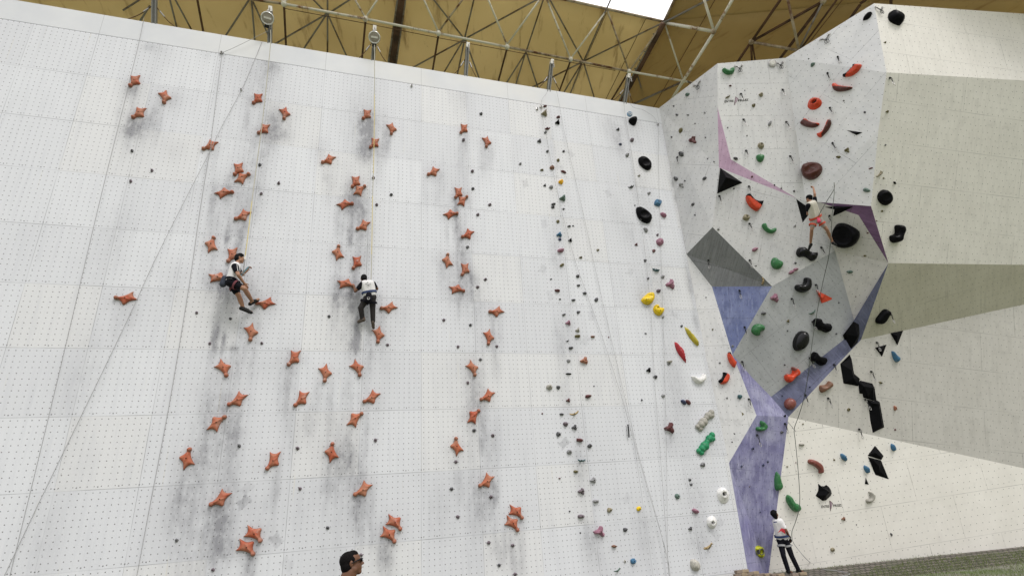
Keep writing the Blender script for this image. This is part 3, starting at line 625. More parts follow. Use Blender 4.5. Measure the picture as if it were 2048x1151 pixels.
# ================================================================== all other holds
REC = []                                # (object, colour, shape, py, px, idx) : labels are written once every hold is placed
def region(x, y, idx):
    if idx is not None and idx < NFW:
        k = 0
        for name, keys, mat, lab in FAC:
            k += len(keys) - 2
            if idx < k: return 'the ' + lab
    if x < 575: return 'the left speed lane'
    if x < 840: return 'the middle speed lane'
    if x < 1062: return 'the right speed lane'
    if x < 1232: return 'the dotted lead line'
    return 'the inner corner lead line'
CW = dict(black='black', charcoal='dark grey', grey='grey', maroon='maroon', mauve='mauve pink', khaki='khaki', blue='blue', green='green', sage='grey green', brown='brown',
          yellow='yellow', olive='olive', red='crimson', scarlet='orange red', white='white', tan='tan', navy='navy', teal='dark teal', lime='lime yellow', terracotta='terracotta',
          emerald='emerald green', oxblood='dark brown red', rust='rust brown', pale='pale stone', grape='dull purple grey', amber='amber')
def small(c, x, y, kind, col, s, ang=0., name='climbing_hold'):
    X, Y = px(c, x, y); r = s / CR[c][2] / 2 * (1.12 if c in 'JKL' else 1); fr = frame_at(X, Y); M, loc, nn, ex, ey = fr
    rs = random.Random(int(X * 31 + Y * 7)); n = 12 if r > 2.2 else 9; pts = []
    for k in range(n):
        t = 2 * math.pi * k / n; rr = r * (1 + rs.uniform(-.13, .13)); X2 = math.cos(t); Y2 = math.sin(t)
        if kind in 'o': X2 *= 1.0; Y2 *= .55
        if kind == 's': X2 *= 1.1; Y2 *= .32
        if kind == 't': q = 1 - .38 * math.cos(3 * t + .5); X2 *= q; Y2 *= q
        if kind == 'c': pass
        pts.append((X2 * rr, Y2 * rr))
    if kind == 'c':                      # crescent
        out = [(math.cos(t) * r, math.sin(t) * r * .62) for t in np.linspace(math.pi * .96, 2.04 * math.pi, 9)]
        inn = [(math.cos(t) * r * .72, math.sin(t) * r * .16 - r * .04) for t in np.linspace(1.98 * math.pi, 1.02 * math.pi, 6)]
        pts = [(a, -b) for a, b in out + inn]
    ca, sa = math.cos(math.radians(ang)), math.sin(math.radians(ang))
    P = [local2(fr, X + a * ca - b * sa, Y + a * sa + b * ca) for a, b in pts]
    if kind != 't' and n > 9: P = catmull(P, 2)
    size = max(np.ptp([p[0] for p in P]), np.ptp([p[1] for p in P])); h = min(.11, size * {'s': .3, 'c': .42}.get(kind, .45))
    extra = None
    if kind == 'd':
        cx, cy = np.mean(P, 0) + np.array([.06, .14]) * size; extra = lambda x, y, z, t: z * (1 - .85 * np.exp(-(((x - cx) ** 2 + (y - cy) ** 2) / (size * .17) ** 2) ** 2))
    elif kind in 'rt' and size > .05:
        p1, p2, p3 = rs.uniform(0, 6), rs.uniform(0, 6), rs.uniform(30, 60); extra = lambda x, y, z, t: z * (1 + .22 * np.sin(x * p3 + p1) * np.sin(y * p3 * 1.2 + p2))
    V, F = relief(P, h, prof='round', spacing=size / (7 if r > 2 else 4), extra=extra)
    o = mesh(name, V, F, holdmat(col), smooth=kind != 't', matrix=M)
    if r > 1.3 and kind in 'rodtc':
        cx, cy = np.mean(P, 0) if kind != 'c' else np.array(P[5])*.6
        bv, bf = bolt_disc(min(.012, size * .13), top_z(V, cx, cy) + .003, (cx, cy)); mesh('bolt', bv, bf, M_bolt, o)
    shp = {'r': 'rounded', 'o': 'oval', 's': 'sliver', 't': 'lumpy', 'c': 'crescent', 'd': 'pocketed'}[kind]
    REC.append((o, col, ('tiny ' if r < 1.2 else 'small ' if r < 3.4 else 'fist-sized ') , shp, X, Y, hit(X, Y)[2], 'hold')); return o
FOOT = [('C', 55, 85), ('C', 207, 235), ('C', 45, 318), ('C', 1035, 191), ('C', 1180, 332), ('C', 1045, 412), ('B', 1235, 875), ('B', 1101, 1076), ('D', 410, 290), ('D', 547, 421),
 ('D', 435, 497), ('D', 1170, 240), ('D', 1174, 374), ('D', 1303, 497), ('D', 1211, 573), ('D', 1132, 821), ('D', 1269, 1069), ('D', 1209, 1127), ('E', 70, 278), ('E', 519, 496),
 ('E', 951, 305), ('E', 1154, 344), ('E', 1059, 510), ('E', 1358, 508), ('E', 1231, 609), ('E', 1134, 786), ('F', 550, 250), ('F', 809, 296), ('F', 651, 485), ('F', 1050, 483),
 ('G', 876, 153), ('G', 1325, 172), ('G', 1344, 481), ('G', 397, 877), ('G', 675, 1103), ('H', 425, 110), ('H', 1183, 35), ('H', 1326, 74), ('H', 1043, 275), ('H', 1010, 483),
 ('H', 1312, 545), ('H', 1057, 697), ('H', 59, 781), ('H', 1294, 895), ('H', 1480, 916), ('H', 1374, 1067), ('H', 1497, 1137), ('H', 315, 990)]
for i, (c, x, y) in enumerate(FOOT): small(c, x, y, 'r', 'grape' if i % 3 else 'charcoal', 24 if c not in 'GH' else 28, i * 40)
SM = """J 268 49 o maroon 24 0;J 264 105 t khaki 38 0;J 370 133 o maroon 26 0;J 365 174 t black 27 0;J 287 215 c maroon 40 -10;J 271 250 r charcoal 18 0;J 225 316 t charcoal 24 0
J 286 395 r charcoal 18 0;J 412 394 r charcoal 17 0;J 78 491 r grey 19 0;J 369 464 r olive 20 0;J 322 520 d brown 32 0;J 244 538 o olive 24 0;J 411 553 s maroon 40 20;J 390 629 r amber 32 0
J 267 656 t black 16 0;J 315 669 r grey 27 0;J 405 756 t sage 38 0;J 332 800 o charcoal 28 0;J 328 822 r charcoal 22 0;J 410 837 r charcoal 15 0;J 368 932 r olive 21 0;J 453 969 o charcoal 22 0
J 484 966 r charcoal 13 0;J 378 1033 t blue 32 0;J 382 1069 r navy 21 0;J 462 1077 t black 24 0;J 828 226 t charcoal 18 0;J 845 341 o navy 22 20;J 935 309 r grape 26 0;J 900 423 r grey 25 30
J 988 581 o pale 19 0;J 927 660 c charcoal 44 -15;J 1065 716 r grey 20 0;J 1133 790 d blue 50 0;J 1176 885 o mauve 46 40;J 958 808 r black 9 0;J 1040 998 o grey 38 50;J 1131 1035 r grape 17 0
J 1150 1090 r mauve 50 0;J 968 1109 t maroon 18 0;J 1257 47 r charcoal 12 0;J 1281 114 r charcoal 16 0;J 1367 116 o charcoal 16 0;J 1495 98 r grey 13 0;J 1420 180 r black 9 0;J 1311 235 o olive 40 -60
J 1240 284 r charcoal 12 0;J 1406 309 t maroon 46 0;J 1500 287 r charcoal 10 0;J 1316 415 r charcoal 34 0;J 1517 451 r charcoal 10 0;J 1273 604 r charcoal 28 0;J 1341 620 r charcoal 12 0;J 1317 657 t grey 30 0
J 1494 603 o charcoal 32 -40;J 1405 801 o charcoal 30 -50;J 1420 882 r charcoal 12 0;I 1362 727 o sage 38 -35
K 388 81 o mauve 48 -10;K 398 192 o olive 34 -35;K 542 133 o olive 22 0;K 674 77 r olive 18 0;K 314 299 o charcoal 16 0;K 520 277 r charcoal 24 0;K 524 348 o charcoal 25 0;K 362 387 o maroon 35 15
K 573 408 o charcoal 28 10;K 383 453 o charcoal 16 15;K 485 460 o charcoal 28 0;K 662 457 r charcoal 27 0;K 412 572 o charcoal 26 -20;K 524 553 r charcoal 22 0;K 447 635 t mauve 30 0;K 518 691 t pale 28 0
K 517 736 o olive 38 0;K 634 741 o brown 28 0;K 757 744 r maroon 10 0;K 440 769 c black 26 -20;K 467 826 o charcoal 32 -10;K 448 926 r grey 25 0;K 572 926 t terracotta 46 0;K 449 1024 s black 38 0
K 302 1126 r pale 40 0;K 370 1128 r charcoal 27 0;K 645 1118 r charcoal 10 0;K 1102 82 r maroon 22 0;K 1037 158 r charcoal 19 0;K 1120 223 c teal 50 15;K 1172 281 r grey 24 0;K 1059 295 r charcoal 17 0
K 1230 340 t mauve 56 0;K 1139 390 r grape 28 0;K 1174 590 o grey 22 -40;K 1316 659 r charcoal 17 0;K 1040 716 o black 15 20;K 1223 932 o pale 36 0;K 1217 950 o grey 22 0;K 1064 997 t black 27 0;K 1115 1048 r charcoal 26 0
L 343 118 t maroon 18 0;L 459 94 o maroon 34 -10;L 775 116 r charcoal 11 0;L 900 91 r grey 19 0;L 1019 127 o navy 34 45;L 1047 128 o maroon 36 50;L 190 195 r maroon 10 0;L 303 199 o charcoal 22 0
L 376 187 c tan 50 -20;L 327 258 r grape 26 0;L 380 277 t charcoal 26 0;L 285 316 r charcoal 26 0;L 410 351 o maroon 37 10;L 468 386 r charcoal 23 0;L 349 420 r grey 27 0;L 421 464 c teal 40 0
L 387 536 o olive 26 0;L 292 576 o maroon 12 0;L 489 588 t grey 29 0;L 421 652 t grape 30 0;L 504 711 o grey 32 0;L 584 762 r khaki 26 0;L 757 755 r yellow 25 0;L 351 769 r charcoal 10 0
L 417 799 o grape 38 0;L 937 281 t maroon 46 0;L 1133 495 r grey 23 0;L 1058 585 r charcoal 14 0;L 1066 612 r charcoal 15 0;L 984 681 d sage 28 0;L 1089 768 o mauve 40 35;L 414 896 r charcoal 9 0
L 527 888 t mauve 48 0;L 677 877 r charcoal 22 0;L 612 975 o brown 28 0;L 676 1064 o pale 18 80;L 725 1063 d blue 30 0;L 628 1111 c sage 36 -30;L 1061 871 t charcoal 18 0;L 1161 975 c tan 48 -30
M 231 659 o maroon 22 10;M 211 738 c khaki 44 -30;M 467 729 r khaki 32 0;M 411 810 d olive 28 0;M 535 948 o grey 40 -70;M 213 979 r charcoal 12 0;M 361 1041 r charcoal 11 0;M 465 1118 d khaki 48 0
M 37 865 r charcoal 12 0;M 42 1055 r charcoal 12 0;M 343 694 r charcoal 9 0;M 834 452 o charcoal 15 -30;M 865 497 o sage 42 -45;M 1103 773 r charcoal 13 0;M 1265 862 r charcoal 18 0;M 1420 327 t olive 15 0
M 1436 857 t olive 17 0;M 1422 1113 r charcoal 14 0
N 273 143 o charcoal 38 20;N 1130 80 t olive 36 0;N 1062 130 o olive 38 5;N 1310 217 s maroon 34 -20;N 1368 257 c khaki 60 -50;N 1277 385 o sage 58 10;N 1408 293 t olive 14 0;N 1493 328 o black 26 50
N 35 294 o charcoal 28 -30;N 58 143 r charcoal 10 0;N 108 167 r charcoal 12 0;N 399 281 r maroon 17 0;N 572 345 r black 12 0;N 624 370 r black 12 0;N 721 392 t charcoal 16 0;N 260 373 r charcoal 14 0
N 355 594 d khaki 52 0;N 728 660 t grey 18 0;N 142 684 t grey 17 0;N 420 840 o mauve 50 -20;N 430 965 r charcoal 12 0;N 732 943 r charcoal 17 0;N 700 1015 o mauve 46 -30;N 735 993 o mauve 42 -20;N 468 1088 c tan 76 -75
N 1287 712 o maroon 19 -20;N 1265 887 o olive 24 0;N 1150 1010 o sage 48 0;N 1358 783 o grape 16 0;N 1395 545 t olive 16 0;N 1355 620 r maroon 11 0
O 571 135 t mauve 58 0;O 488 254 o charcoal 42 -10;O 1065 172 r charcoal 14 0;O 858 240 c sage 60 -30;O 676 313 t olive 21 0;O 672 387 r charcoal 15 0;O 1046 410 r charcoal 15 0;O 250 505 r grey 19 0
O 650 648 r charcoal 14 0;O 630 885 o navy 16 60;O 842 818 r navy 15 0;O 1140 992 d olive 25 0;O 1385 785 o olive 26 20;O 1195 126 o maroon 13 0;O 1495 980 o terracotta 40 80;O 97 378 t olive 14 0
O 46 132 r charcoal 12 0;O 152 634 t charcoal 15 0;O 207 903 t charcoal 14 0;O 790 1102 t olive 13 0;O 1497 1145 r maroon 15 0;O 650 1040 t black 16 0
P 265 60 r charcoal 11 0;P 246 123 r charcoal 12 0;P 778 143 o pale 42 0;P 626 48 r charcoal 22 0;P 405 172 t navy 17 0;P 1478 165 o blue 58 65;P 1100 240 o blue 66 60;P 1276 333 o blue 64 65
P 1030 260 r olive 16 0;P 736 281 o maroon 14 0;P 669 312 o olive 16 0;P 520 273 r navy 17 0;P 485 300 t navy 16 0;P 318 310 t navy 16 0;P 20 298 t charcoal 30 0;P 60 913 c tan 68 -35
P 1101 712 t brown 26 0;P 1016 947 d khaki 32 0;P 1467 830 o charcoal 24 60;P 380 465 r grape 11 0;P 462 660 o navy 13 60;P 1200 757 r charcoal 10 0"""
for ln in SM.replace('\n', ';').split(';'):
    q = ln.split()
    if len(q) == 7: small(q[0], float(q[1]), float(q[2]), q[3], q[4], float(q[5]), float(q[6]))

def big(c, pts, h, col, label, gloss=None, scoop=None, R=None, prof='round', split=None, col2='black', smooth=True, hole=None, n=13, bolts=()):
    P = [px(c, *p) for p in pts]; cx = sum(p[0] for p in P) / len(P); cy = sum(p[1] for p in P) / len(P)
    fr = frame_at(cx, cy); L = [local2(fr, *p) for p in P]
    if smooth: L = catmull(L, 3)
    ext = max(np.ptp([p[0] for p in L]), np.ptp([p[1] for p in L]))
    def extra(x, y, z, t):
        for sc in (scoop, hole):
            if sc is None: continue
            hh = h * (.93 if sc is hole else .8); c0 = local2(fr, *px(c, sc[0], sc[1]), hh); rx = np.linalg.norm(local2(fr, *px(c, sc[0] + sc[2], sc[1]), hh) - c0); ry = np.linalg.norm(local2(fr, *px(c, sc[0], sc[1] + sc[3]), hh) - c0)
            d = np.sqrt(((x - c0[0]) / rx) ** 2 + ((y - c0[1]) / ry) ** 2)
            if sc is scoop: z = z - sc[4] * np.sqrt(np.clip(1 - d ** 2, 0, 1))
            else: z = np.where(d < 1.0, np.minimum(z, .02), z)
        return z
    if hole and prof == 'lin':
        hc = local2(fr, *px(c, hole[0], hole[1]), h * .93); hr_ = np.linalg.norm(local2(fr, *px(c, hole[0] + hole[2], hole[1]), h * .93) - hc) * 1.15; LA = np.array(L); ex0 = extra
        def extra(x, y, z, t):
            q = np.stack([x, y], 1); de = seg_dist(q, LA); dh = np.maximum(np.hypot(x - hc[0], y - hc[1]) - hr_, 0); k = de / (de + dh + 1e-6); return ex0(x, y, h * (.12 + .88 * k ** 1.35), t)
    V, F = relief(L, h, R, prof, ext / n, extra)
    mats = [holdmat(col, gloss)]; mi = None
    if split:
        mats.append(holdmat(col2, gloss)); a = local2(fr, *px(c, *split[0])); b = local2(fr, *px(c, *split[1])); s = split[2]
        mi = []
        for f in F:
            m0 = np.mean([V[i][:2] for i in f], 0); mi.append(1 if s * ((b[0] - a[0]) * (m0[1] - a[1]) - (b[1] - a[1]) * (m0[0] - a[0])) > 0 else 0)
    o = mesh('climbing_hold', V, F, mats, smooth=smooth, mi=mi, matrix=fr[0])
    tag(o, label, 'climbing hold')
    if hole:
        hh = h * .93; c0 = local2(fr, *px(c, hole[0], hole[1]), hh); rx = np.linalg.norm(local2(fr, *px(c, hole[0] + hole[2], hole[1]), hh) - c0); ry = np.linalg.norm(local2(fr, *px(c, hole[0], hole[1] + hole[3]), hh) - c0)
        ring = [(c0[0] + rx * math.cos(t) * .98, c0[1] + ry * math.sin(t) * .98) for t in np.linspace(0, 2 * math.pi, 20, endpoint=False)]
        hv = [(a, b, .034) for a, b in ring] + [(c0[0], c0[1], .02)]; mesh('socket', hv, [(k, (k + 1) % 20, 20) for k in range(20)], holdmat('charcoal'), o)
        hz = h * .93; rim = [np.array([a, b, hz]) for a, b in ring]; g = tube_geo(rim, .012, 6, True); mesh('rim', g[0], g[1], holdmat('charcoal' if col == 'lime' else col), o, smooth=True)
    for (bx, by) in bolts:
        q = local2(fr, *px(c, bx, by)); bv, bf = bolt_disc(.014, top_z(V, q[0], q[1]) + .003, q); mesh('bolt', bv, bf, M_bolt, o)
    return o
def volume(c, pts, apex, col, label, edges=None, gloss=.6, cat='climbing volume', name='climbing_volume'):
    P = [px(c, *p) for p in pts]; cx = sum(p[0] for p in P) / len(P); cy = sum(p[1] for p in P) / len(P)
    fr = frame_at(cx, cy); L = [local2(fr, *p) for p in P]
    # the apex pixel is where the raised point is seen, so step back along the ray to height h
    M, loc, nn, ex, ey = fr; inn = []
    for (x, y, h) in apex:
        r = Vector(ray(*px(c, x, y))); o = Vector(CAM); t = ((loc + nn * h) - o).dot(nn) / r.dot(nn); q = o + r * t - loc; inn.append((q.dot(ex), q.dot(ey), h))
    V, F = relief(L, 0, inner=inn, edges=edges, embed=.01)
    o = mesh(name, V, F, holdmat(col, gloss), matrix=M); tag(o, label, cat)
    bv = o.modifiers.new('Bevel', 'BEVEL'); bv.width = .008; bv.segments = 1; bv.limit_method = 'ANGLE'
    return o
G_ = .22
big('Q', [(485, 760), (520, 670), (600, 610), (700, 585), (820, 575), (900, 620), (945, 700), (955, 800), (920, 920), (860, 1010), (760, 1050), (660, 1010), (560, 920), (500, 850)], .16, 'black', 'round black cup hold just under the round blue sticker', .4, scoop=(790, 830, 120, 160, .07))
big('J', [(983, 455), (1000, 437), (1030, 440), (1065, 465), (1083, 500), (1078, 530), (1050, 540), (1015, 520), (990, 490)], .17, 'black', 'large black cup hold with oval face, upper of the pair near the inner corner', .35, scoop=(1045, 478, 26, 22, .06), n=16)
big('J', [(966, 850), (972, 825), (1000, 825), (1050, 855), (1083, 895), (1078, 935), (1045, 947), (1000, 925), (975, 890)], .18, 'black', 'large black cup hold with oval face, lower of the pair near the inner corner', .35, scoop=(1035, 875, 30, 24, .07), n=16)
big('K', [(1007, 455), (1030, 430), (1060, 405), (1090, 403), (1105, 430), (1098, 470), (1070, 495), (1035, 493), (1012, 475)], .16, 'yellow', 'shiny yellow bowl hold, upper left of the yellow pair', .25, scoop=(1060, 425, 40, 16, .05), bolts=[(1028, 466), (1040, 466)])
big('K', [(1098, 525), (1110, 500), (1128, 495), (1140, 512), (1160, 520), (1176, 525), (1175, 555), (1150, 580), (1120, 572), (1102, 550)], .15, 'yellow', 'shiny yellow bowl hold, lower right of the yellow pair', .25, scoop=(1150, 518, 26, 12, .05), bolts=[(1122, 522), (1135, 550)])
big('K', [(1340, 665), (1375, 695), (1425, 755), (1445, 790), (1442, 812), (1415, 795), (1375, 745), (1350, 700)], .10, 'mustard', 'long mustard yellow spindle hold above the crimson one', .5, scoop=(1400, 740, 8, 25, .02))
big('K', [(1263, 782), (1290, 800), (1330, 850), (1340, 890), (1351, 942), (1325, 915), (1290, 870), (1268, 820)], .11, 'red', 'long crimson spindle hold leaning down to the right')
big('K', [(1390, 1045), (1400, 1040), (1430, 1053), (1460, 1050), (1475, 1025), (1492, 1035), (1495, 1070), (1470, 1095), (1440, 1100), (1410, 1080)], .13, 'white', 'white boomerang hold left of the red and black crescents', .35, R=.06)
big('W1', [(225, 135), (290, 150), (345, 210), (368, 280), (360, 360), (320, 425), (270, 445), (210, 425), (160, 360), (135, 280), (135, 210), (165, 155)], .14, 'white', 'white cone hold with a dark socket, upper right of the two', .4, prof='lin', R=.10, hole=(278, 255, 50, 52), n=18)
big('P', [(90, 688), (112, 697), (126, 722), (128, 750), (115, 778), (96, 788), (72, 778), (55, 752), (52, 722), (65, 698)], .14, 'white', 'white cone hold with a dark socket, lower left of the two', .4, prof='lin', R=.10, hole=(100, 742, 16, 17), n=18)
big('P', [(425, 930), (445, 916), (475, 922), (495, 950), (497, 988), (482, 1014), (455, 1005), (430, 975)], .13, 'lime', 'lime yellow cone hold with a dark socket near the foot of the violet facet', .35, prof='lin', R=.09, hole=(472, 965, 18, 21), n=16)
dm = big('L', [(1060, 1060), (1075, 1050), (1095, 1055), (1112, 1078), (1112, 1105), (1098, 1120), (1080, 1115), (1062, 1095)], .13, 'pale', 'pale stone dome hold patterned like a honeycomb', n=16)
t_ = bpy.data.materials.new('honeycomb_resin'); t_.use_nodes = True; tt = t_.node_tree; vb = tt.nodes['Principled BSDF']; vo_ = N(tt, 'ShaderNodeTexVoronoi', feature='DISTANCE_TO_EDGE'); vo_.inputs['Scale'].default_value = 17
tc_ = N(tt, 'ShaderNodeTexCoord'); tt.links.new(tc_.outputs['Object'], vo_.inputs['Vector']); tt.links.new(mixc(tt, mapr(tt, vo_.outputs[0], 0, .08), (.2, .19, .17), (.5, .48, .42)), vb.inputs['Base Color']); vb.inputs['Roughness'].default_value = .6; dm.data.materials[0] = t_
big('M', [(168, 535), (185, 530), (205, 542), (225, 542), (232, 528), (255, 528), (262, 548), (250, 568), (215, 575), (182, 562)], .12, 'green', 'green U-shaped hold at the top of the lettered white facet', .35, R=.05)
big('M', [(1250, 157), (1262, 130), (1290, 102), (1320, 96), (1315, 122), (1295, 146), (1270, 157)], .10, 'black', 'black lens hold close under the highest corner of the wall', .3)
big('R5', [(688, 240), (700, 195), (725, 175), (770, 190), (850, 230), (900, 300), (860, 370), (780, 350), (720, 315), (695, 280)], .22, 'black', 'big black half-moon hold on the bright facet at the top right', .3)
big('R6', [(515, 85), (555, 83), (590, 88), (575, 130), (540, 165), (495, 190), (430, 195), (425, 178), (460, 160), (490, 130), (510, 110)], .13, 'scarlet', 'orange red hold with a black hooked edge, topmost of the red ones', .35, R=.07, split=((555, 80), (448, 198), -1), n=18)
big('R6', [(330, 270), (355, 248), (380, 265), (440, 278), (505, 285), (500, 303), (450, 320), (380, 325), (340, 305)], .12, 'scarlet', 'long red horn hold pointing right, under the topmost red hold', .35, R=.06, split=((325, 283), (510, 293), -1), col2='oxblood', n=18)
big('R6', [(112, 440), (130, 395), (170, 376), (215, 385), (238, 415), (230, 450), (190, 480), (150, 487), (118, 470)], .15, 'scarlet', 'orange red egg-shaped hold with a black pocket', .35, prof='lin', R=.13, hole=(168, 410, 26, 19), n=18)
big('R6', [(50, 600), (90, 562), (115, 580), (160, 598), (215, 605), (205, 630), (160, 645), (105, 638), (60, 620)], .12, 'scarlet', 'curved red hold pointing right, left of the lower red pair', .35, R=.06, split=((75, 572), (215, 622), -1), col2='oxblood', n=18)
big('R6', [(290, 578), (315, 575), (322, 610), (300, 660), (260, 705), (225, 732), (200, 718), (198, 700), (240, 680), (265, 640)], .12, 'scarlet', 'curved red hold standing upright, right of the lower red pair', .35, R=.06, split=((308, 578), (235, 728), 1), col2='oxblood', n=18)
volume('R6', [(457, 665), (600, 685), (545, 710)], [(538, 690, .08)], 'black', 'thin black triangle volume on the warm white facet')
big('R6', [(60, 1010), (80, 970), (150, 948), (215, 960), (243, 1000), (230, 1050), (185, 1095), (130, 1107), (80, 1085), (62, 1045)], .26, 'oxblood', 'big dark brown red basin hold above the climber in red shorts', .3, scoop=(150, 1003, 70, 38, .08), n=18)
big('N', [(432, 120), (460, 112), (488, 120), (490, 145), (475, 168), (450, 168), (433, 148)], .12, 'green', 'green rounded block hold above the pink stripe', .35)
volume('N', [(155, 213), (327, 327), (132, 412)], [(203, 285, .38)], 'black', 'large black pyramid volume beside the fold of the pale side facet', gloss=.5)
big('R3', [(515, 520), (555, 483), (585, 520), (630, 570), (685, 592), (755, 592), (750, 640), (725, 690), (680, 735), (620, 715), (560, 660), (520, 590)], .15, 'scarlet', 'orange red crescent with a black edge under the black pyramid', .35, R=.07, split=((510, 515), (735, 682), 1), n=18)
big('R3', [(742, 940), (765, 912), (795, 920), (815, 970), (855, 1000), (900, 985), (930, 975), (947, 1010), (925, 1045), (870, 1055), (810, 1035), (760, 985)], .12, 'green', 'green banana hold below the orange red crescent', .3, R=.05, n=18)
big('N', [(543, 935), (555, 908), (580, 902), (600, 920), (630, 935), (632, 965), (610, 988), (570, 988), (548, 965)], .15, 'green', 'bright green heart-shaped hold left of the black saddle under the climber', .3)
big('C3', [(140, 985), (165, 935), (220, 920), (260, 940), (300, 975), (350, 990), (395, 990), (408, 1030), (385, 1085), (330, 1100), (290, 1070), (240, 1045), (180, 1050), (148, 1025)], .2, 'black', 'glossy black double-lobed hold under the left foot of the climber in red shorts', .18, scoop=(270, 1010, 90, 30, .06), n=18)
volume('C3', [(140, 300), (275, 395), (310, 500), (225, 610)], [(228, 455, .28)], 'black', 'black wedge volume at the left hip of the climber in red shorts')
volume('C3', [(495, 405), (640, 398), (875, 402), (610, 540)], [(640, 425, .25)], 'black', 'black downward pyramid volume on the purple stripe, right of the climber')
big('C3', [(600, 740), (650, 640), (700, 615), (780, 620), (880, 665), (950, 720), (955, 790), (910, 870), (830, 920), (740, 930), (660, 905), (610, 850)], .34, 'black', 'huge black bowl hold under the right foot of the climber in red shorts', .3, scoop=(730, 775, 125, 118, .16), R=.3, n=24)
big('R4', [(492, 190), (510, 120), (560, 78), (610, 72), (670, 120), (700, 190), (690, 260), (640, 310), (580, 305), (520, 260)], .2, 'black', 'black oval hold on the cream facet right of the green egg', .4, scoop=(640, 180, 60, 60, .05), n=16)
big('R4', [(675, 810), (690, 775), (750, 750), (760, 700), (755, 640), (790, 610), (860, 620), (880, 700), (850, 780), (830, 860), (760, 888), (700, 870)], .22, 'black', 'black kidney hold low on the cream facet at the right edge', .25, R=.13, n=18)
big('O8', [(205, 250), (230, 210), (300, 205), (330, 180), (340, 120), (375, 105), (420, 130), (433, 200), (420, 270), (370, 315), (300, 323), (230, 295)], .2, 'black', 'glossy black bent hold at the top of the grey overhang', .12, R=.11, n=20)
volume('O8', [(520, 283), (650, 350), (755, 405), (740, 425), (600, 478)], [(612, 400, .14)], 'scarlet', 'orange red pointed triangle hold on the grey overhang', cat='climbing hold', name='climbing_hold')
big('O8', [(470, 740), (490, 700), (530, 690), (570, 705), (590, 750), (640, 768), (690, 765), (720, 820), (700, 880), (650, 897), (590, 870), (540, 855), (490, 820)], .2, 'black', 'black bone hold lying across the grey overhang, right of the big black oval', .25, R=.1, n=20)
big('O8', [(180, 1050), (200, 970), (260, 890), (320, 870), (380, 895), (403, 960), (400, 1040), (360, 1110), (300, 1151), (230, 1160), (190, 1120)], .22, 'black', 'big glossy black egg hold in the middle of the grey overhang', .14, n=20)
big('O', [(393, 380), (410, 345), (450, 333), (490, 350), (490, 385), (470, 390), (455, 405), (460, 420), (430, 425), (400, 405)], .16, 'green', 'green round hold with a notch on the grey overhang', .25)
big('O', [(840, 595), (860, 555), (880, 550), (905, 580), (950, 590), (960, 620), (935, 655), (905, 645), (880, 625), (850, 620)], .2, 'black', 'black pinched hold at the lower rim of the grey overhang', .22, R=.08, n=18)
big('O', [(645, 735), (660, 718), (690, 722), (706, 700), (697, 670), (720, 665), (755, 690), (755, 725), (725, 745), (700, 775), (675, 785), (650, 765)], .17, 'scarlet', 'orange red crescent with a brown hollow low on the grey overhang', .3, R=.08, split=((650, 728), (712, 690), 1), col2='rust', n=20)
big('R7', [(160, 170), (175, 148), (195, 160), (210, 195), (250, 260), (272, 275), (265, 320), (250, 350), (215, 330), (175, 270), (158, 210)], .13, 'scarlet', 'orange red lens with black tips at the edge of the blue triangle', .35, R=.07, split=((160, 160), (280, 312), 1), n=20)
big('R7', [(98, 410), (140, 420), (175, 445), (178, 490), (150, 545), (100, 562), (60, 550), (42, 515), (75, 490), (100, 450)], .14, 'scarlet', 'orange red crescent with a black inner edge on the stained white facet', .35, R=.07, split=((143, 418), (66, 552), -1), n=20)
big('R7', [(285, 715), (300, 695), (335, 700), (345, 725), (325, 752), (300, 745)], .09, 'teal', 'slate egg hold on the stained white facet', .4)
volume('R7', [(335, 910), (375, 940), (350, 970)], [(350, 938, .07)], 'olive', 'small brown pyramid hold on the stained white facet', cat='climbing hold', name='climbing_hold')
big('R7', [(520, 1140), (530, 1105), (582, 1102), (570, 1050), (590, 1025), (640, 1070), (650, 1110), (620, 1151), (560, 1160)], .13, 'green', 'green hooked hold on the violet facet', .3, R=.06, n=16)
big('R7', [(957 + 76 * math.cos(t), 813 + 76 * math.sin(t)) for t in np.linspace(0, 2 * math.pi, 10, endpoint=False)], .16, 'rust', 'round rust brown ball hold at the lower end of the slate blue stripe', .3)
big('O', [(913, 825), (920, 805), (960, 800), (985, 772), (1010, 790), (1013, 815), (985, 835), (940, 862), (918, 850)], .14, 'brown', 'brown saddle hold right of the slate blue stripe', .4, scoop=(960, 812, 26, 12, .05))
big('O', [(1345, 300), (1365, 270), (1400, 228), (1430, 222), (1450, 240), (1430, 275), (1410, 310), (1380, 333), (1350, 328)], .16, 'black', 'long black hold leaning on the olive cream facet', .22, R=.08, scoop=(1420, 240, 16, 12, .04), n=16)
volume('O', [(1342, 517), (1433, 492), (1397, 588)], [(1392, 528, .10)], 'black', 'black down-pointing triangle volume beside the zigzag')
volume('O', [(1460, 405), (1560, 385), (1515, 500)], [(1512, 425, .14)], 'black', 'black triangle volume cut by the right edge of the picture')
big('O', [(1468, 550), (1480, 545), (1500, 570), (1530, 600), (1510, 630), (1485, 610)], .12, 'blue', 'blue pointed hold at the right edge below the black triangle', .4)
big('P', [(825, 270), (840, 255), (880, 262), (925, 290), (940, 330), (938, 360), (910, 362), (905, 335), (870, 305), (835, 290)], .12, 'rust', 'rust red banana hold on the bright cream facet', .3, R=.06, n=16)
volume('P', [(1343, 150), (1410, 230), (1392, 262), (1286, 228)], [(1345, 205, .09), (1385, 235, .08)], 'black', 'black diamond volume, upper piece of the pair at the lower right', gloss=.45)
volume('P', [(1288, 236), (1391, 264), (1450, 410), (1345, 375)], [(1330, 262, .09), (1375, 310, .09), (1380, 350, .06)], 'black', 'black slanted volume, lower piece of the pair at the lower right', gloss=.45)
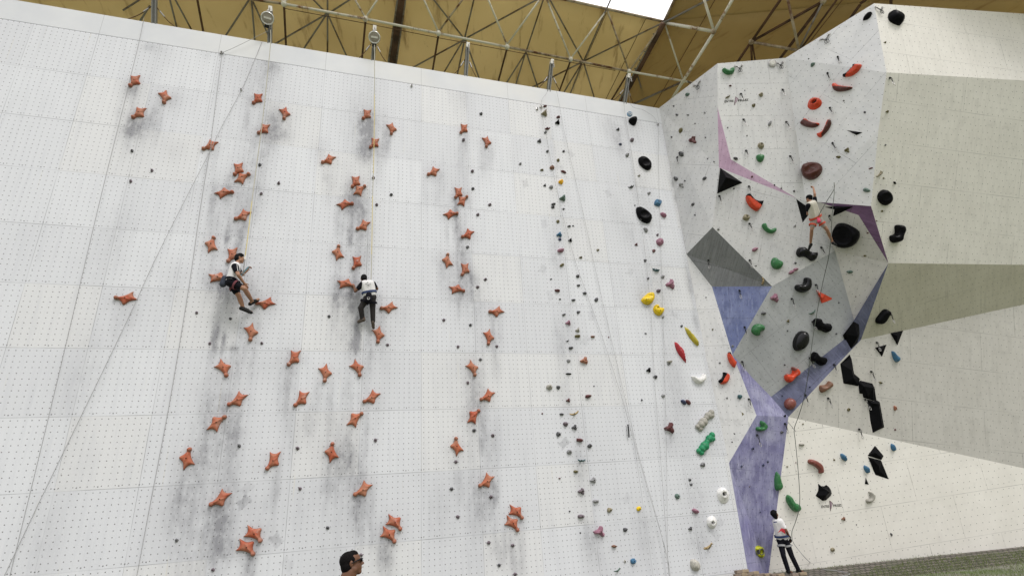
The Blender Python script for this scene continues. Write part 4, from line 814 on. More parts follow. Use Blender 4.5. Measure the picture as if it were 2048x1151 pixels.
volume('P', [(1272, 393), (1297, 450), (1265, 445)], [(1277, 432, .05)], 'black', 'small black triangle hold below the blue ones', cat='climbing hold', name='climbing_hold')
volume('T7', [(90, 110), (110, 105), (200, 180), (290, 185), (370, 135), (450, 200), (520, 300), (550, 420), (520, 500), (360, 650), (250, 670), (15, 500), (100, 340), (110, 240)],
       [(430, 350, .2), (370, 490, .19), (250, 230, .1), (130, 500, .05), (500, 380, .16)], 'black', 'black star-like volume just above the lower lettering', gloss=.4)
big('P', [(585, 348), (605, 380), (615, 420), (628, 460), (615, 488), (590, 495), (573, 475), (570, 400)], .13, 'green', 'green long pod hold on the border of the violet facet', .35, n=15)
big('P', [(657, 545), (670, 527), (695, 540), (715, 575), (730, 590), (755, 600), (765, 635), (740, 660), (705, 645), (675, 605), (660, 575)], .15, 'green', 'big green banana hold above the belayer', .25, R=.08, n=18)
big('P', [(1270, 575), (1275, 560), (1300, 550), (1298, 520), (1290, 505), (1310, 503), (1335, 535), (1330, 565), (1305, 588), (1280, 588)], .10, 'pale', 'pale stone crescent hold right of the lower lettering', .5, R=.05)
# the black zigzag of volumes
volume('V', [(115, 178), (210, 55), (255, 80), (262, 165), (242, 250), (210, 310), (175, 325), (150, 265)], [(190, 183, .3), (248, 190, .22), (185, 300, .1)], 'black', 'black volume like a folded box across the slate blue blade', edges=[(0, 8), (8, 9), (8, 10)], gloss=.55)
volume('V', [(90, 430), (175, 345), (190, 380), (213, 515), (265, 560), (250, 628), (118, 603)], [(110, 468, .12), (192, 485, .14), (212, 560, .16)], 'black', 'black volume, second piece of the zigzag from its top', gloss=.55)
volume('V', [(250, 596), (266, 576), (375, 602), (397, 650), (413, 754), (385, 757), (335, 742), (293, 727), (288, 695), (260, 692)], [(300, 628, .14), (384, 642, .14), (330, 700, .12)], 'black', 'black volume, third piece of the zigzag from its top', gloss=.55)
volume('V', [(328, 741), (385, 757), (413, 750), (440, 765), (480, 990), (378, 1040), (355, 930), (345, 840)], [(375, 775, .12), (432, 785, .12), (372, 930, .12), (462, 975, .1)], 'black', 'black long volume, lowest piece of the zigzag', gloss=.55)
# knotted caterpillar holds
def lumps(c, circ, col, label):
    pts = []
    fr = frame_at(*px(c, circ[2][0], circ[2][1])); M, loc, nn, ex, ey = fr; G = []
    for (x, y, r) in circ:
        q = local2(fr, *px(c, x, y)); rr = np.linalg.norm(local2(fr, *px(c, x + r, y)) - q)
        bm = bmesh.new(); bmesh.ops.create_icosphere(bm, subdivisions=3, radius=rr)
        for v in bm.verts:
            v.co *= 1 + .035 * math.sin(v.co.x * 110 + v.co.y * 90)
        G.append(([(v.co.x + q[0], v.co.y + q[1], v.co.z * .95 + rr * .45) for v in bm.verts], [tuple(v.index for v in f.verts) for f in bm.faces])); bm.free()
    V, F = join(G); o = mesh('climbing_hold', V, F, holdmat(col), matrix=M)
    rm = o.modifiers.new('Remesh', 'REMESH'); rm.mode = 'VOXEL'; rm.voxel_size = .011; rm.use_smooth_shade = True
    tag(o, label, 'climbing hold')
lumps('C5', [(430, 150, 52), (440, 215, 48), (365, 215, 62), (325, 265, 50), (260, 350, 75), (215, 400, 68), (145, 445, 42), (205, 490, 45)], 'pale', 'knotted stone-coloured caterpillar hold above the emerald one')
lumps('C5', [(445, 622, 52), (455, 700, 50), (385, 700, 66), (340, 765, 50), (285, 850, 78), (235, 905, 66), (170, 955, 46), (225, 990, 48)], 'emerald', 'knotted emerald green caterpillar hold below the stone-coloured one')

# write the small holds' labels: colour, shape, place on the wall and order among their like
from collections import defaultdict
grp = defaultdict(list)
SHORT = {FAC[0][3]: 'pale side facet', FAC[1][3]: 'dark grey facet', FAC[2][3]: 'upper lettered facet', FAC[3][3]: 'pink stripe', FAC[4][3]: 'facet under pink stripe', FAC[5][3]: 'mid grey overhang', FAC[6][3]: 'blue triangle',
         FAC[7][3]: 'facet beside flat wall', FAC[8][3]: 'slate blue blade', FAC[9][3]: 'violet facet', FAC[10][3]: 'facet with red holds', FAC[11][3]: 'top right facet', FAC[12][3]: 'right cream facet', FAC[13][3]: 'purple stripe',
         FAC[14][3]: 'facet under purple stripe', FAC[15][3]: 'olive cream facet', FAC[16][3]: 'facet with black zigzag', FAC[17][3]: 'lowest bright cream facet'}
def place(r):
    t = region(r[4], r[5], r[6]); return SHORT.get(t[4:], t[4:])
for r in REC: grp[('dark' if 'speed lane' in place(r) else CW[r[1]], place(r))].append(r)
def fit(words, n=16):
    w_ = words.replace('  ', ' ').split()[:n]
    while w_[-1].strip(',') in ('the', 'of', 'in', 'to', 'with', 'under', 'below', 'a', 'up', 'at', 'and', 'beside', 'that', 'carries', 'running', 'cut', 'by'): w_ = w_[:-1]
    return ' '.join(w_)
for (cw, reg), L in grp.items():
    L.sort(key=lambda r: r[5])
    for k, (o, col, sz, shp, X, Y, idx, what) in enumerate(L):
        on_ = 'the ' + reg
        od = 'only one' if len(L) == 1 else 'topmost' if k == 0 else 'lowest' if k == len(L) - 1 else ORD[k] + ' highest'
        t = fit(f'small dark foothold, {od} among the footholds of {on_}' if cw == 'dark' else f'{sz}{cw} {shp} hold, {od} in colour on {on_}')
        g = {'left speed lane', 'middle speed lane', 'right speed lane'}
        tag(o, t, 'climbing hold', 'small dark footholds of the speed lanes' if reg in g else 'small bolt-on holds')

# ================================================================== hardware on the walls
def quickdraw(c, x, y, ln=.24, spread=0., label='', dark=True, parent=None):
    X, Y = px(c, x, y); M, loc, nn, ex, ey = frame_at(X, Y); p = np.array(loc); n_ = np.array(nn); q = p + n_ * .05
    t = empty('quickdraw', p, label, 'quickdraw', 'quickdraws hanging on the faceted wall')
    gx = np.array(ex) * spread; dn = nrm(np.array([0, 0, -1.]) + gx)
    bx = join([box_geo(p + n_ * .012, ex, ey, nn, .05, .055, .02), tube_geo([p, q], .014, 6)]); mesh('hanger', *bx, M_sling, t)
    sd_ = nrm(np.cross(dn, n_))
    r1 = [q + dn * .045 + (sd_ * math.cos(a) * .022 + dn * math.sin(a) * .05) for a in np.linspace(0, 2 * math.pi, 12, endpoint=False)]
    g = tube_geo(r1, .0075, 6, True); mesh('top_carabiner', *g, M_sling, t, smooth=True)
    s0 = q + dn * .085; s1 = q + dn * (ln - .07); bxs = box_geo((s0 + s1) / 2, sd_, dn, nrm(np.cross(sd_, dn)), .026, np.linalg.norm(s1 - s0), .01); mesh('sling', *bxs, M_sling, t)
    r2 = [q + dn * (ln - .035) + (sd_ * math.cos(a) * .028 + dn * math.sin(a) * .055) for a in np.linspace(0, 2 * math.pi, 12, endpoint=False)]
    g = tube_geo(r2, .008, 6, True); mesh('carabiner', *g, M_steel, t, smooth=True)
    return t
QD = [('M', 632, 690), ('M', 312, 722), ('M', 332, 918), ('M', 660, 938), ('M', 980, 562), ('M', 998, 828), ('M', 1018, 1098), ('M', 1058, 438), ('M', 1455, 600), ('N', 352, 82), ('N', 690, 125),
      ('N', 374, 356), ('N', 146, 430), ('N', 378, 642), ('N', 380, 922), ('N', 928, 825), ('N', 64, 922), ('O', 302, 80), ('O', 702, 142), ('O', 888, 36), ('O', 342, 360), ('O', 862, 318), ('O', 322, 625),
      ('O', 1028, 648), ('O', 982, 905), ('O', 1266, 915), ('O', 1312, 700), ('O', 1355, 478), ('O', 1460, 262), ('O', 374, 912), ('O', 840, 595), ('P', 436, 70), ('P', 1220, 25), ('N', 994, 580), ('J', 1286, 440), ('O', 806, 880), ('O', 650, 1100)]
qn = defaultdict(list)
for i, (c, x, y) in enumerate(QD):
    X, Y = px(c, x, y); qn[SHORT.get(region(X, Y, hit(X, Y)[2])[4:], 'dotted lead line')].append((Y, c, x, y))
for reg, L in qn.items():
    L.sort()
    for k, (Y, c, x, y) in enumerate(L):
        od = 'only' if len(L) == 1 else 'topmost' if k == 0 else 'lowest' if k == len(L) - 1 else ORD[k]
        quickdraw(c, x, y, .27 + .04 * (k % 2), ((k * 37) % 7 - 3) * .03, fit(f'black quickdraw, {od} one on the {reg}'))
def anchor(c, x, y, label, s=1.):
    """top anchor: two bolts, chain links and two carabiners in a V"""
    X, Y = px(c, x, y); M, loc, nn, ex, ey = frame_at(X, Y); p = np.array(loc); n_, e_, u_ = map(np.array, (nn, ex, ey))
    t = empty('top_anchor', p, label, 'rope anchor', 'chain anchors along the upper rim')
    for sx in (-1, 1):
        q = p + e_ * .12 * sx * s + u_ * .08 * s + n_ * .03; mesh('hanger', *box_geo(q, ex, ey, nn, .05, .06, .03), M_steel, t)
        m_ = p + n_ * .06 - u_ * .06 * s
        for k in range(4):
            cc = q + (m_ - q) * (k + .7) / 4.4; dr = nrm(m_ - q); sd_ = nrm(np.cross(dr, n_)) if k % 2 else n_
            g = tube_geo([cc + dr * math.cos(a) * .036 * s + sd_ * math.sin(a) * .016 * s for a in np.linspace(0, 2 * math.pi, 10, endpoint=False)], .007, 5, True); mesh('chain_link', *g, M_sling if k % 2 else M_steel, t)
    for sx in (-1, 1):
        cc = p - u_ * .14 * s + e_ * .03 * sx + n_ * .07
        g = tube_geo([cc + u_ * math.cos(a) * .06 * s + e_ * math.sin(a) * .028 * s for a in np.linspace(0, 2 * math.pi, 12, endpoint=False)], .008, 6, True); mesh('carabiner', *g, M_sling, t)
anchor('M', 298, 522, 'chain anchor with dark carabiners right of the green U-shaped hold'); anchor('M', 612, 497, 'chain anchor with dark carabiners beside the round white badge')
anchor('M', 965, 300, 'chain anchor on the warm white facet near its upper rim', 1.2); anchor('M', 1375, 78, 'chain anchor beside the highest corner of the wall'); anchor('I', 1440, 655, 'chain anchor at the top of the pale side facet', 1.1)
def disc(c, x, y, r, h, mat, label, cat, name, rimmat=None):
    X, Y = px(c, x, y); fr = frame_at(X, Y)
    for q_ in range(3): fr[0][q_][3] += fr[2][q_] * .013
    P = [local2(fr, X + r * math.cos(t), Y + r * math.sin(t)) for t in np.linspace(0, 2 * math.pi, 28, endpoint=False)]
    V, F = relief(P, h, R=.02, spacing=.03); o = mesh(name, V, F, mat, smooth=True, matrix=fr[0]); tag(o, label, cat); return o, fr
M_badge = simple('white_badge', (.72, .70, .65), .35)
bo, bf = disc('M', 553, 487, 6.7, .05, M_badge, 'round white badge beside the anchor on the lettered facet', 'badge', 'wall_badge')  # plain white badge disc on the facet, no lamp behind it
rg = tube_geo([np.array([*local2(bf, *(np.array(px('M', 553, 487)) + 6.9 * np.array([math.cos(t), math.sin(t)]))), .02]) for t in np.linspace(0, 2 * math.pi, 24, endpoint=False)], .014, 6, True)
mesh('rim', *rg, M_steel, bo)
M_stk = simple('blue_sticker', (.10, .20, .30), .4)
stk, sf = disc('J', 917, 110, 5.4, .006, M_stk, 'round blue sticker with white lettering above the black cup hold', 'sticker', 'sticker')
def lettering(text, a, b, hpx, mat, parent, lift=.006, bold=.0):
    """text from photo point a to b (baseline) with letter height hpx, laid on the surface there"""
    fr = frame_at((a[0] + b[0]) / 2, (a[1] + b[1]) / 2); M, loc, nn, ex, ey = fr
    A, B = local2(fr, *a), local2(fr, *b); up = local2(fr, a[0] - (a[0] - 842) / (a[1] + 2100) * 0, a[1] - hpx) - A
    cu = bpy.data.curves.new('lettering', 'FONT'); cu.body = text; cu.size = 1; cu.offset = bold; cu.resolution_u = 2
    tmp = bpy.data.objects.new('tmp', cu); COL.objects.link(tmp); dg = bpy.context.evaluated_depsgraph_get(); me = bpy.data.meshes.new_from_object(tmp.evaluated_get(dg)); bpy.data.objects.remove(tmp)
    co = np.array([v.co[:] for v in me.vertices]); w0, w1 = co[:, 0].min(), co[:, 0].max(); h1 = co[:, 1].max()
    for v in me.vertices:
        s_ = (v.co.x - w0) / (w1 - w0); q = A + (B - A) * s_ + up * (v.co.y / h1); v.co = (q[0], q[1], lift)
    me.materials.clear(); me.materials.append(mat); o = bpy.data.objects.new('lettering', me); COL.objects.link(o); o.matrix_world = M
    if parent is not None: o.parent = parent; o.matrix_parent_inverse = mw(parent).inverted()
    sl = o.modifiers.new('Solidify', 'SOLIDIFY'); sl.thickness = .002
    return o
M_txt = simple('dark_print', (.025, .02, .02), .6); M_wht = simple('white_print', (.8, .8, .8), .5); M_mau = simple('mauve_print', (.42, .33, .38), .6); M_mau2 = simple('deep_mauve_print', (.12, .06, .07), .6)
lettering('TOP', px('Q', 440, 440), px('Q', 668, 480), 4.6, M_wht, stk, .032, .02)
lettering('ENTRE', px('M', 188, 789), px('M', 257, 783), 4.3, M_txt, fw, bold=.008); lettering('PRISES', px('M', 293, 781), px('M', 370, 774), 4.3, M_txt, fw, bold=.008)
lettering('ENTRE', px('T7', 208, 900), px('T7', 462, 885), 5.2, M_txt, fw, bold=.0); lettering('PRISES', px('T7', 595, 865), px('T7', 872, 848), 5.2, M_txt, fw, bold=.0)
def decal(pts, mat, parent, name, lift):
    cx = sum(p[0] for p in pts) / len(pts); cy = sum(p[1] for p in pts) / len(pts); fr = frame_at(cx, cy)
    V = [(*local2(fr, *p), lift) for p in pts]; f = tuple(range(len(pts))); o = mesh(name, V, [f], mat, parent, matrix=fr[0])
    sl = o.modifiers.new('Solidify', 'SOLIDIFY'); sl.thickness = .002; return o
zz = lambda x, y: (1440 + x / 28.77, 180 + y / 28.77)
decal([zz(880, 400), zz(1060, 530), zz(830, 860)], M_mau, fw, 'emblem', .006); decal([zz(880, 395), zz(905, 410), zz(835, 865), zz(805, 860)], M_mau2, fw, 'emblem', .009)
decal([zz(880, 395), zz(900, 400), zz(1062, 520), zz(1050, 545)], M_mau2, fw, 'emblem', .009); decal([zz(1062, 520), zz(1050, 545), zz(845, 830), zz(862, 790)], M_mau2, fw, 'emblem', .0085)
tz = lambda x, y: px('T7', x, y)
decal([tz(470, 655), tz(575, 750), tz(505, 1000)], M_mau, fw, 'emblem', .006); decal([tz(466, 650), tz(495, 680), tz(515, 1000), tz(500, 1000)], M_mau2, fw, 'emblem', .009)
decal([tz(480, 655), tz(492, 660), tz(578, 745), tz(565, 765)], M_mau2, fw, 'emblem', .009); decal([tz(578, 745), tz(560, 765), tz(505, 1000), tz(518, 960)], M_mau2, fw, 'emblem', .0085)
# a hanger and a belay block at the top of the lead line, a hanger by the middle lane
def bracket(c, x, y, s, mat, label, cat='bracket', name='wall_bracket'):
    X, Y = px(c, x, y); M, loc, nn, ex, ey = frame_at(X, Y); p = np.array(loc); n_ = np.array(nn)
    t = empty(name, p, label, cat); mesh('plate', *box_geo(p + n_ * .012, ex, ey, nn, s, s * .8, .02), mat, t)
    e_, u_ = np.array(ex), np.array(ey); g = tube_geo([p + n_ * .05 + u_ * (math.cos(a) * s * .35 - s * .3) + e_ * math.sin(a) * s * .3 for a in np.linspace(0, 2 * math.pi, 12, endpoint=False)], .012, 6, True)
    mesh('ring', *g, M_steel, t); mesh('stud', *tube_geo([p, p + n_ * .07], .014, 6), M_bolt, t); return t
bracket('J', 237, 54, .11, M_badge, 'white rope pulley block at the top of the dotted lead line', 'pulley'); bracket('J', 207, 70, .08, M_steel, 'small steel hanger left of the white pulley block')
bracket('B', 703, 660, .07, M_steel, 'lone steel hanger between the middle and right speed lanes'); bracket('J', 1133, 190, .06, M_steel, 'small steel rope guide near the inner corner'); bracket('A', 742, 408, .09, M_sling, 'black rope guide at the top of the left speed lane')
bracket('A', 893, 692, .05, M_steel, 'thin steel clip on the slanting rope in the left speed lane')

# ================================================================== the canopy over the wall
EDGE_Z = 19.3; SL = math.tan(math.radians(9))
e0 = atZ(1214, 20, EDGE_Z)
RP0 = e0; RPx = XAX; RPy = nrm(np.array([0, 1, -SL]))
NR1 = np.cross(RPx, RPy); NR1 = NR1 if NR1[2] < 0 else -NR1         # points down
def rp(x, y, off=0.0, plane=None):
    p0, n0 = plane or (RP0, NR1); r = ray(x, y); return CAM + r * (np.dot(p0 + n0 * off - CAM, n0) / np.dot(r, n0))
ra_, rb_ = rp(1328, 42), rp(1240, 205)
rc_ = atZ(1760, 2, 17.6)
NR2 = nrm(np.cross(rb_ - ra_, rc_ - ra_)); NR2 = NR2 if NR2[2] < 0 else -NR2
PL2 = (ra_, NR2)
def membrane_mat(name, ca, cb, rot):
    mt, t, b = newmat(name); tc = N(t, 'ShaderNodeTexCoord'); mp = N(t, 'ShaderNodeMapping'); t.links.new(tc.outputs['Object'], mp.inputs[0]); mp.inputs['Rotation'].default_value = (0, 0, rot)
    v = mp.outputs[0]; base = mixc(t, mapr(t, noise(t, v, .35, 5), .3, .7), ca, cb)
    base = mixc(t, mapr(t, noise(t, vmul(t, v, (3.2, .5, 1)), 1., 7, .7), .56, .72, 0, .6), base, (.20, .10, .02))
    base = mixc(t, mapr(t, noise(t, vmul(t, v, (2.5, .7, 1)), 1.7, 8, .75), .63, .74, 0, .75), base, (.07, .035, .01))
    tr = N(t, 'ShaderNodeBsdfTranslucent'); t.links.new(base, tr.inputs[0]); t.links.new(base, b.inputs['Base Color']); b.inputs['Roughness'].default_value = .8
    mx = N(t, 'ShaderNodeMixShader'); mx.inputs[0].default_value = .42; t.links.new(b.outputs[0], mx.inputs[1]); t.links.new(tr.outputs[0], mx.inputs[2])
    t.links.new(mx.outputs[0], t.nodes['Material Output'].inputs[0]); return mt
M_mem1 = membrane_mat('stained_canvas', (.63, .525, .30), (.71, .605, .37), .2); M_mem2 = membrane_mat('stained_shaded_canvas', (.40, .305, .145), (.49, .38, .19), -.5)  # right sheet: stains, plus its shade put into a darker canvas colour
roof = empty('canopy', rp(1141, 119), 'tan fabric canopy on a rusty tube space frame above the walls', 'canopy')
def sheet(name, pts, mat, nu=26, nv=14, sag=.0):
    a, b, c, d = pts; V = []; F = []
    for j in range(nv + 1):
        for i in range(nu + 1):
            s, t = i / nu, j / nv; p = (a * (1 - s) + b * s) * (1 - t) + (d * (1 - s) + c * s) * t
            V.append(p + np.array([0, 0, -sag * math.sin(math.pi * ((s * 6) % 1)) * math.sin(math.pi * t)]))
    for j in range(nv):
        for i in range(nu): k = j * (nu + 1) + i; F.append((k, k + 1, k + nu + 2, k + nu + 1))
    o = mesh(name, V, F, mat, roof, smooth=True); solid(o, .012); return o
def onR1(x, y): return np.array([x, y, RP0[2] - SL * (y - RP0[1])])
er = rp(1328, 42); dirr = (rb_ - ra_) / (rb_ - ra_)[1]; back = ra_ + dirr * (22 - ra_[1])
sheet('membrane', [onR1(-22, ra_[1]), ra_, back, onR1(-22, 22)], M_mem1, sag=.05)
r2a = rp(1352, -8, 0, PL2); 
up2 = ra_ + (rp(1348, 0, 0, PL2) - ra_) * 3.0; fr2 = rp(1950, -30, 0, PL2); fr2b = rp(1950, 60, 0, PL2)
r2far = ra_ + (rc_ - ra_) * 1.9; r2b = back + (r2far - ra_)
sheet('membrane', [ra_, up2, up2 + (r2far - ra_), r2far], M_mem2, sag=.0); sheet('membrane', [ra_ + (0, 0, .004), r2far, r2b, back], M_mem2, sag=.0)
def tubemat(name, ca, cb, amt, rough=.5):
    mt, t, b = newmat(name); tc = N(t, 'ShaderNodeTexCoord'); g = noise(t, tc.outputs['Object'], 1.6, 7, .7)
    t.links.new(mixc(t, mapr(t, g, .5 - amt, .62 - amt * .3), ca, cb), b.inputs['Base Color']); b.inputs['Roughness'].default_value = rough; return mt
M_tw = tubemat('peeling_white_paint', (.80, .76, .65), (.30, .15, .07), -.04); M_tr = tubemat('rusty_tube', (.50, .42, .30), (.13, .055, .02), .05, .7); M_tg = tubemat('grey_beam', (.24, .22, .19), (.12, .075, .04), .02, .7)
M_tb = tubemat('brown_strut', (.12, .06, .03), (.05, .025, .012), .05, .8)
PT = {1: (RP0, NR1), 2: PL2}
def strut(x0, y0, x1, y1, o0, o1, r, mat, name='strut', p=1, ext0=0., ext1=0.):
    a = rp(x0, y0, o0, PT[p]); b = rp(x1, y1, o1, PT[p]); d = b - a
    return tube(name, [a - d * ext0, b + d * ext1], r, mat, roof, 8)
CH = 1.15
chord = [(506, -1), (568, 8), (731, 38), (877, 67), (1014, 94), (1141, 119), (1258, 143), (1367, 162)]
for i, ((x0, y0), (x1, y1)) in enumerate(zip(chord[:-1], chord[1:])):
    strut(x0, y0, x1, y1, CH, CH, .042, M_tw if i in (1, 2, 3, 6) else M_tr, 'chord', ext0=1.5 if i == 0 else 0, ext1=.6 if i == 6 else 0)
for (x, y) in chord[1:]:
    c0 = rp(x, y, CH); bm = bmesh.new(); bmesh.ops.create_icosphere(bm, subdivisions=2, radius=.10); mesh('node', [Vector(c0) + v.co for v in bm.verts], [tuple(v.index for v in f.verts) for f in bm.faces], M_tw, roof, smooth=True); bm.free()
tube('cable', [rp(x, y + 9, CH + .1) for (x, y) in [(568, 8), (731, 38), (877, 67), (1014, 92), (1141, 116), (1230, 132)]], .012, M_tb, roof)
tube('eave_tube', [onR1(-20, ra_[1]) + NR1 * .06, ra_ + NR1 * .06], .05, M_tr, roof, 8); tube('eave_tube', [ra_ + NR2 * .06, up2 + NR2 * .06], .05, M_tr, roof, 8)
for (x0, y0, x1, y1, mt) in [(731, 36, 708, -4, 0), (731, 36, 757, -4, 0), (877, 64, 846, -4, 0), (877, 64, 928, -4, 1), (1014, 90, 975, -4, 0), (1014, 90, 1083, -5, 0), (1141, 117, 1094, 0, 0), (1142, 117, 1212, 22, 0),
                         (1258, 142, 1215, 22, 1), (1259, 142, 1326, 46, 1), (1367, 162, 1329, 46, 0), (568, 5, 556, -6, 0), (568, 5, 578, -6, 0)]:
    strut(x0, y0, x1, y1, CH - .05, CH * .55 if y1 < 0 else .1, .033, M_tr if mt else M_tw, 'diagonal', ext1=.5 if y1 < 0 else 0)
for (x0, y0, x1, y1) in [(568, 10, 572, 92), (731, 42, 724, 118), (877, 70, 865, 142), (1014, 97, 996, 165), (1141, 122, 1117, 187), (394.7, 0, 406.4, 63), (1256, 146, 1222, 202)]:
    strut(x0, y0, x1, y1, CH, .8, .036, M_tb, 'web_strut', ext1=.6)
for (x0, y0, x1, y1) in [(339.8, 0, 353, 52.7), (350.7, 0, 381.5, 57), (498, 0, 452.5, 70), (503, 0, 509.7, 80.6), (506, 4, 539.7, 77.6), (279, 0, 257, 14), (299.5, 12, 282, 39.5), (654, 28, 557, 84), (654, 28, 608, 97), (655, -3, 655, 105),
                         (654, 28, 627, 0), (656, 28, 699, 0), (656, 30, 693, 112), (928.8, 78.4, 867.7, 0), (928.8, 78.4, 947.8, 0), (930, 78, 1073, 0), (928, 80, 828, 134), (927, 80, 888, 145), (929, 80, 914.8, 149), (931, 80, 958.5, 157.6),
                         (1051.8, 104.8, 1086.5, 0), (1051, 106, 1012, 167.6), (1051, 106, 1031, 171), (1053, 106, 1077, 179), (1167, 123.8, 1100, 0), (1167, 123, 1211, 23), (1167, 123, 1317, 50), (1165, 124, 1061.7, 176), (1165, 124, 1127, 186),
                         (1165, 124, 1140, 189), (1167, 124, 1189, 197), (1275, 151, 1293.6, 213.7)]:
    strut(x0, y0, x1, y1, .16, .16, .03, M_tg, 'purlin', ext0=.0, ext1=.5)
for (x0, y0, x1, y1, r) in [(803, 0, 784, 128, .13), (796, 0, 777, 128, .05), (810, 0, 791, 130, .05), (1327, 47, 1241, 206, .11), (1322, 50, 1236, 206, .04)]:
    strut(x0, y0, x1, y1, .3, .3, r, M_tb if r > .1 else M_tg, 'main_rib', ext0=.8 if y0 == 0 else 0, ext1=.6)
for k in range(8):
    t = .12 + k * .11; x = 1322 - 84 * t; y = 50 + 158 * t; strut(x - 6, y - 1, x + 2, y + 1, .3, .3, .025, M_tg, 'rung')
for (x0, y0, x1, y1, o0, o1, r, mt, e) in [(1330, 46, 1427, 63, .1, 1.0, .06, 0, 0), (1427, 60, 1408, -2, 1.0, .6, .05, 0, .5), (1430, 60, 1466, -2, 1.0, 1.0, .055, 0, .6), (1427, 66, 1369, 158, 1.0, 1.0, .06, 0, .7), (1331, 44, 1416, 0, .15, .15, .04, 2, .5),
     (1364, 164, 1267, 208, .3, .3, .045, 2, .3), (1362, 166, 1346, 193, .3, .3, .04, 2, 1.), (1374, 162, 1384, 168, .5, .5, .04, 2, 1.), (1502.8, 83.8, 1560.8, 0, .4, .4, .05, 3, .5), (1502.8, 83.8, 1646, 3, .4, .4, .05, 3, 0), (1502, 84, 1476, 123, .4, .4, .05, 3, .6),
     (1503, 84, 1589.8, 100, .4, 1.0, .05, 1, .1), (1502, 84, 1503.6, 119, .4, .4, .04, 3, .6), (1504, 84, 1510, 119, .4, .4, .03, 3, .6), (1575, -3, 1597, 96.7, .7, 1.0, .045, 1, .1), (1646, 5, 1562.4, 114.4, .4, .4, .055, 3, .5), (1644, 7, 1601, 93.5, .5, .9, .035, 2, .2),
     (1673.6, 0, 1606, 92, .3, .3, .035, 3, .3), (1720, 10, 1690, 52, .3, .3, .05, 3, .5), (1720, 8, 1748, -12, .3, .3, .05, 3, .3), (1782, -4, 1782, 8, .3, .3, .05, 3, .5)]:
    strut(x0, y0, x1, y1, o0, o1, r, [M_tw, M_tr, M_tg, M_tb][mt], 'strut', 2, 0, e)
for (x0, y0, x1, y1) in [(1430, 0, 1306, 216), (1685, 0, 1625, 77)]: strut(x0, y0, x1, y1, .03, .03, .012, M_tb, 'seam', 2, 0, .3)
for (x0, y0, x1, y1) in [(1291, 39, 1211, 200), (1213, 26, 1140, 188)]: strut(x0, y0, x1, y1, .03, .03, .012, M_tb, 'seam', 1, 0, .3)
for (x, y, pl_) in [(1427, 63, 2), (1502.8, 83.8, 2), (1646, 3, 2)]:
    c0 = rp(x, y, 1.0 if x < 1450 else .4, PT[pl_]); bm = bmesh.new(); bmesh.ops.create_icosphere(bm, subdivisions=2, radius=.11); mesh('node', [Vector(c0) + v.co for v in bm.verts], [tuple(v.index for v in f.verts) for f in bm.faces], M_tr, roof, smooth=True); bm.free()

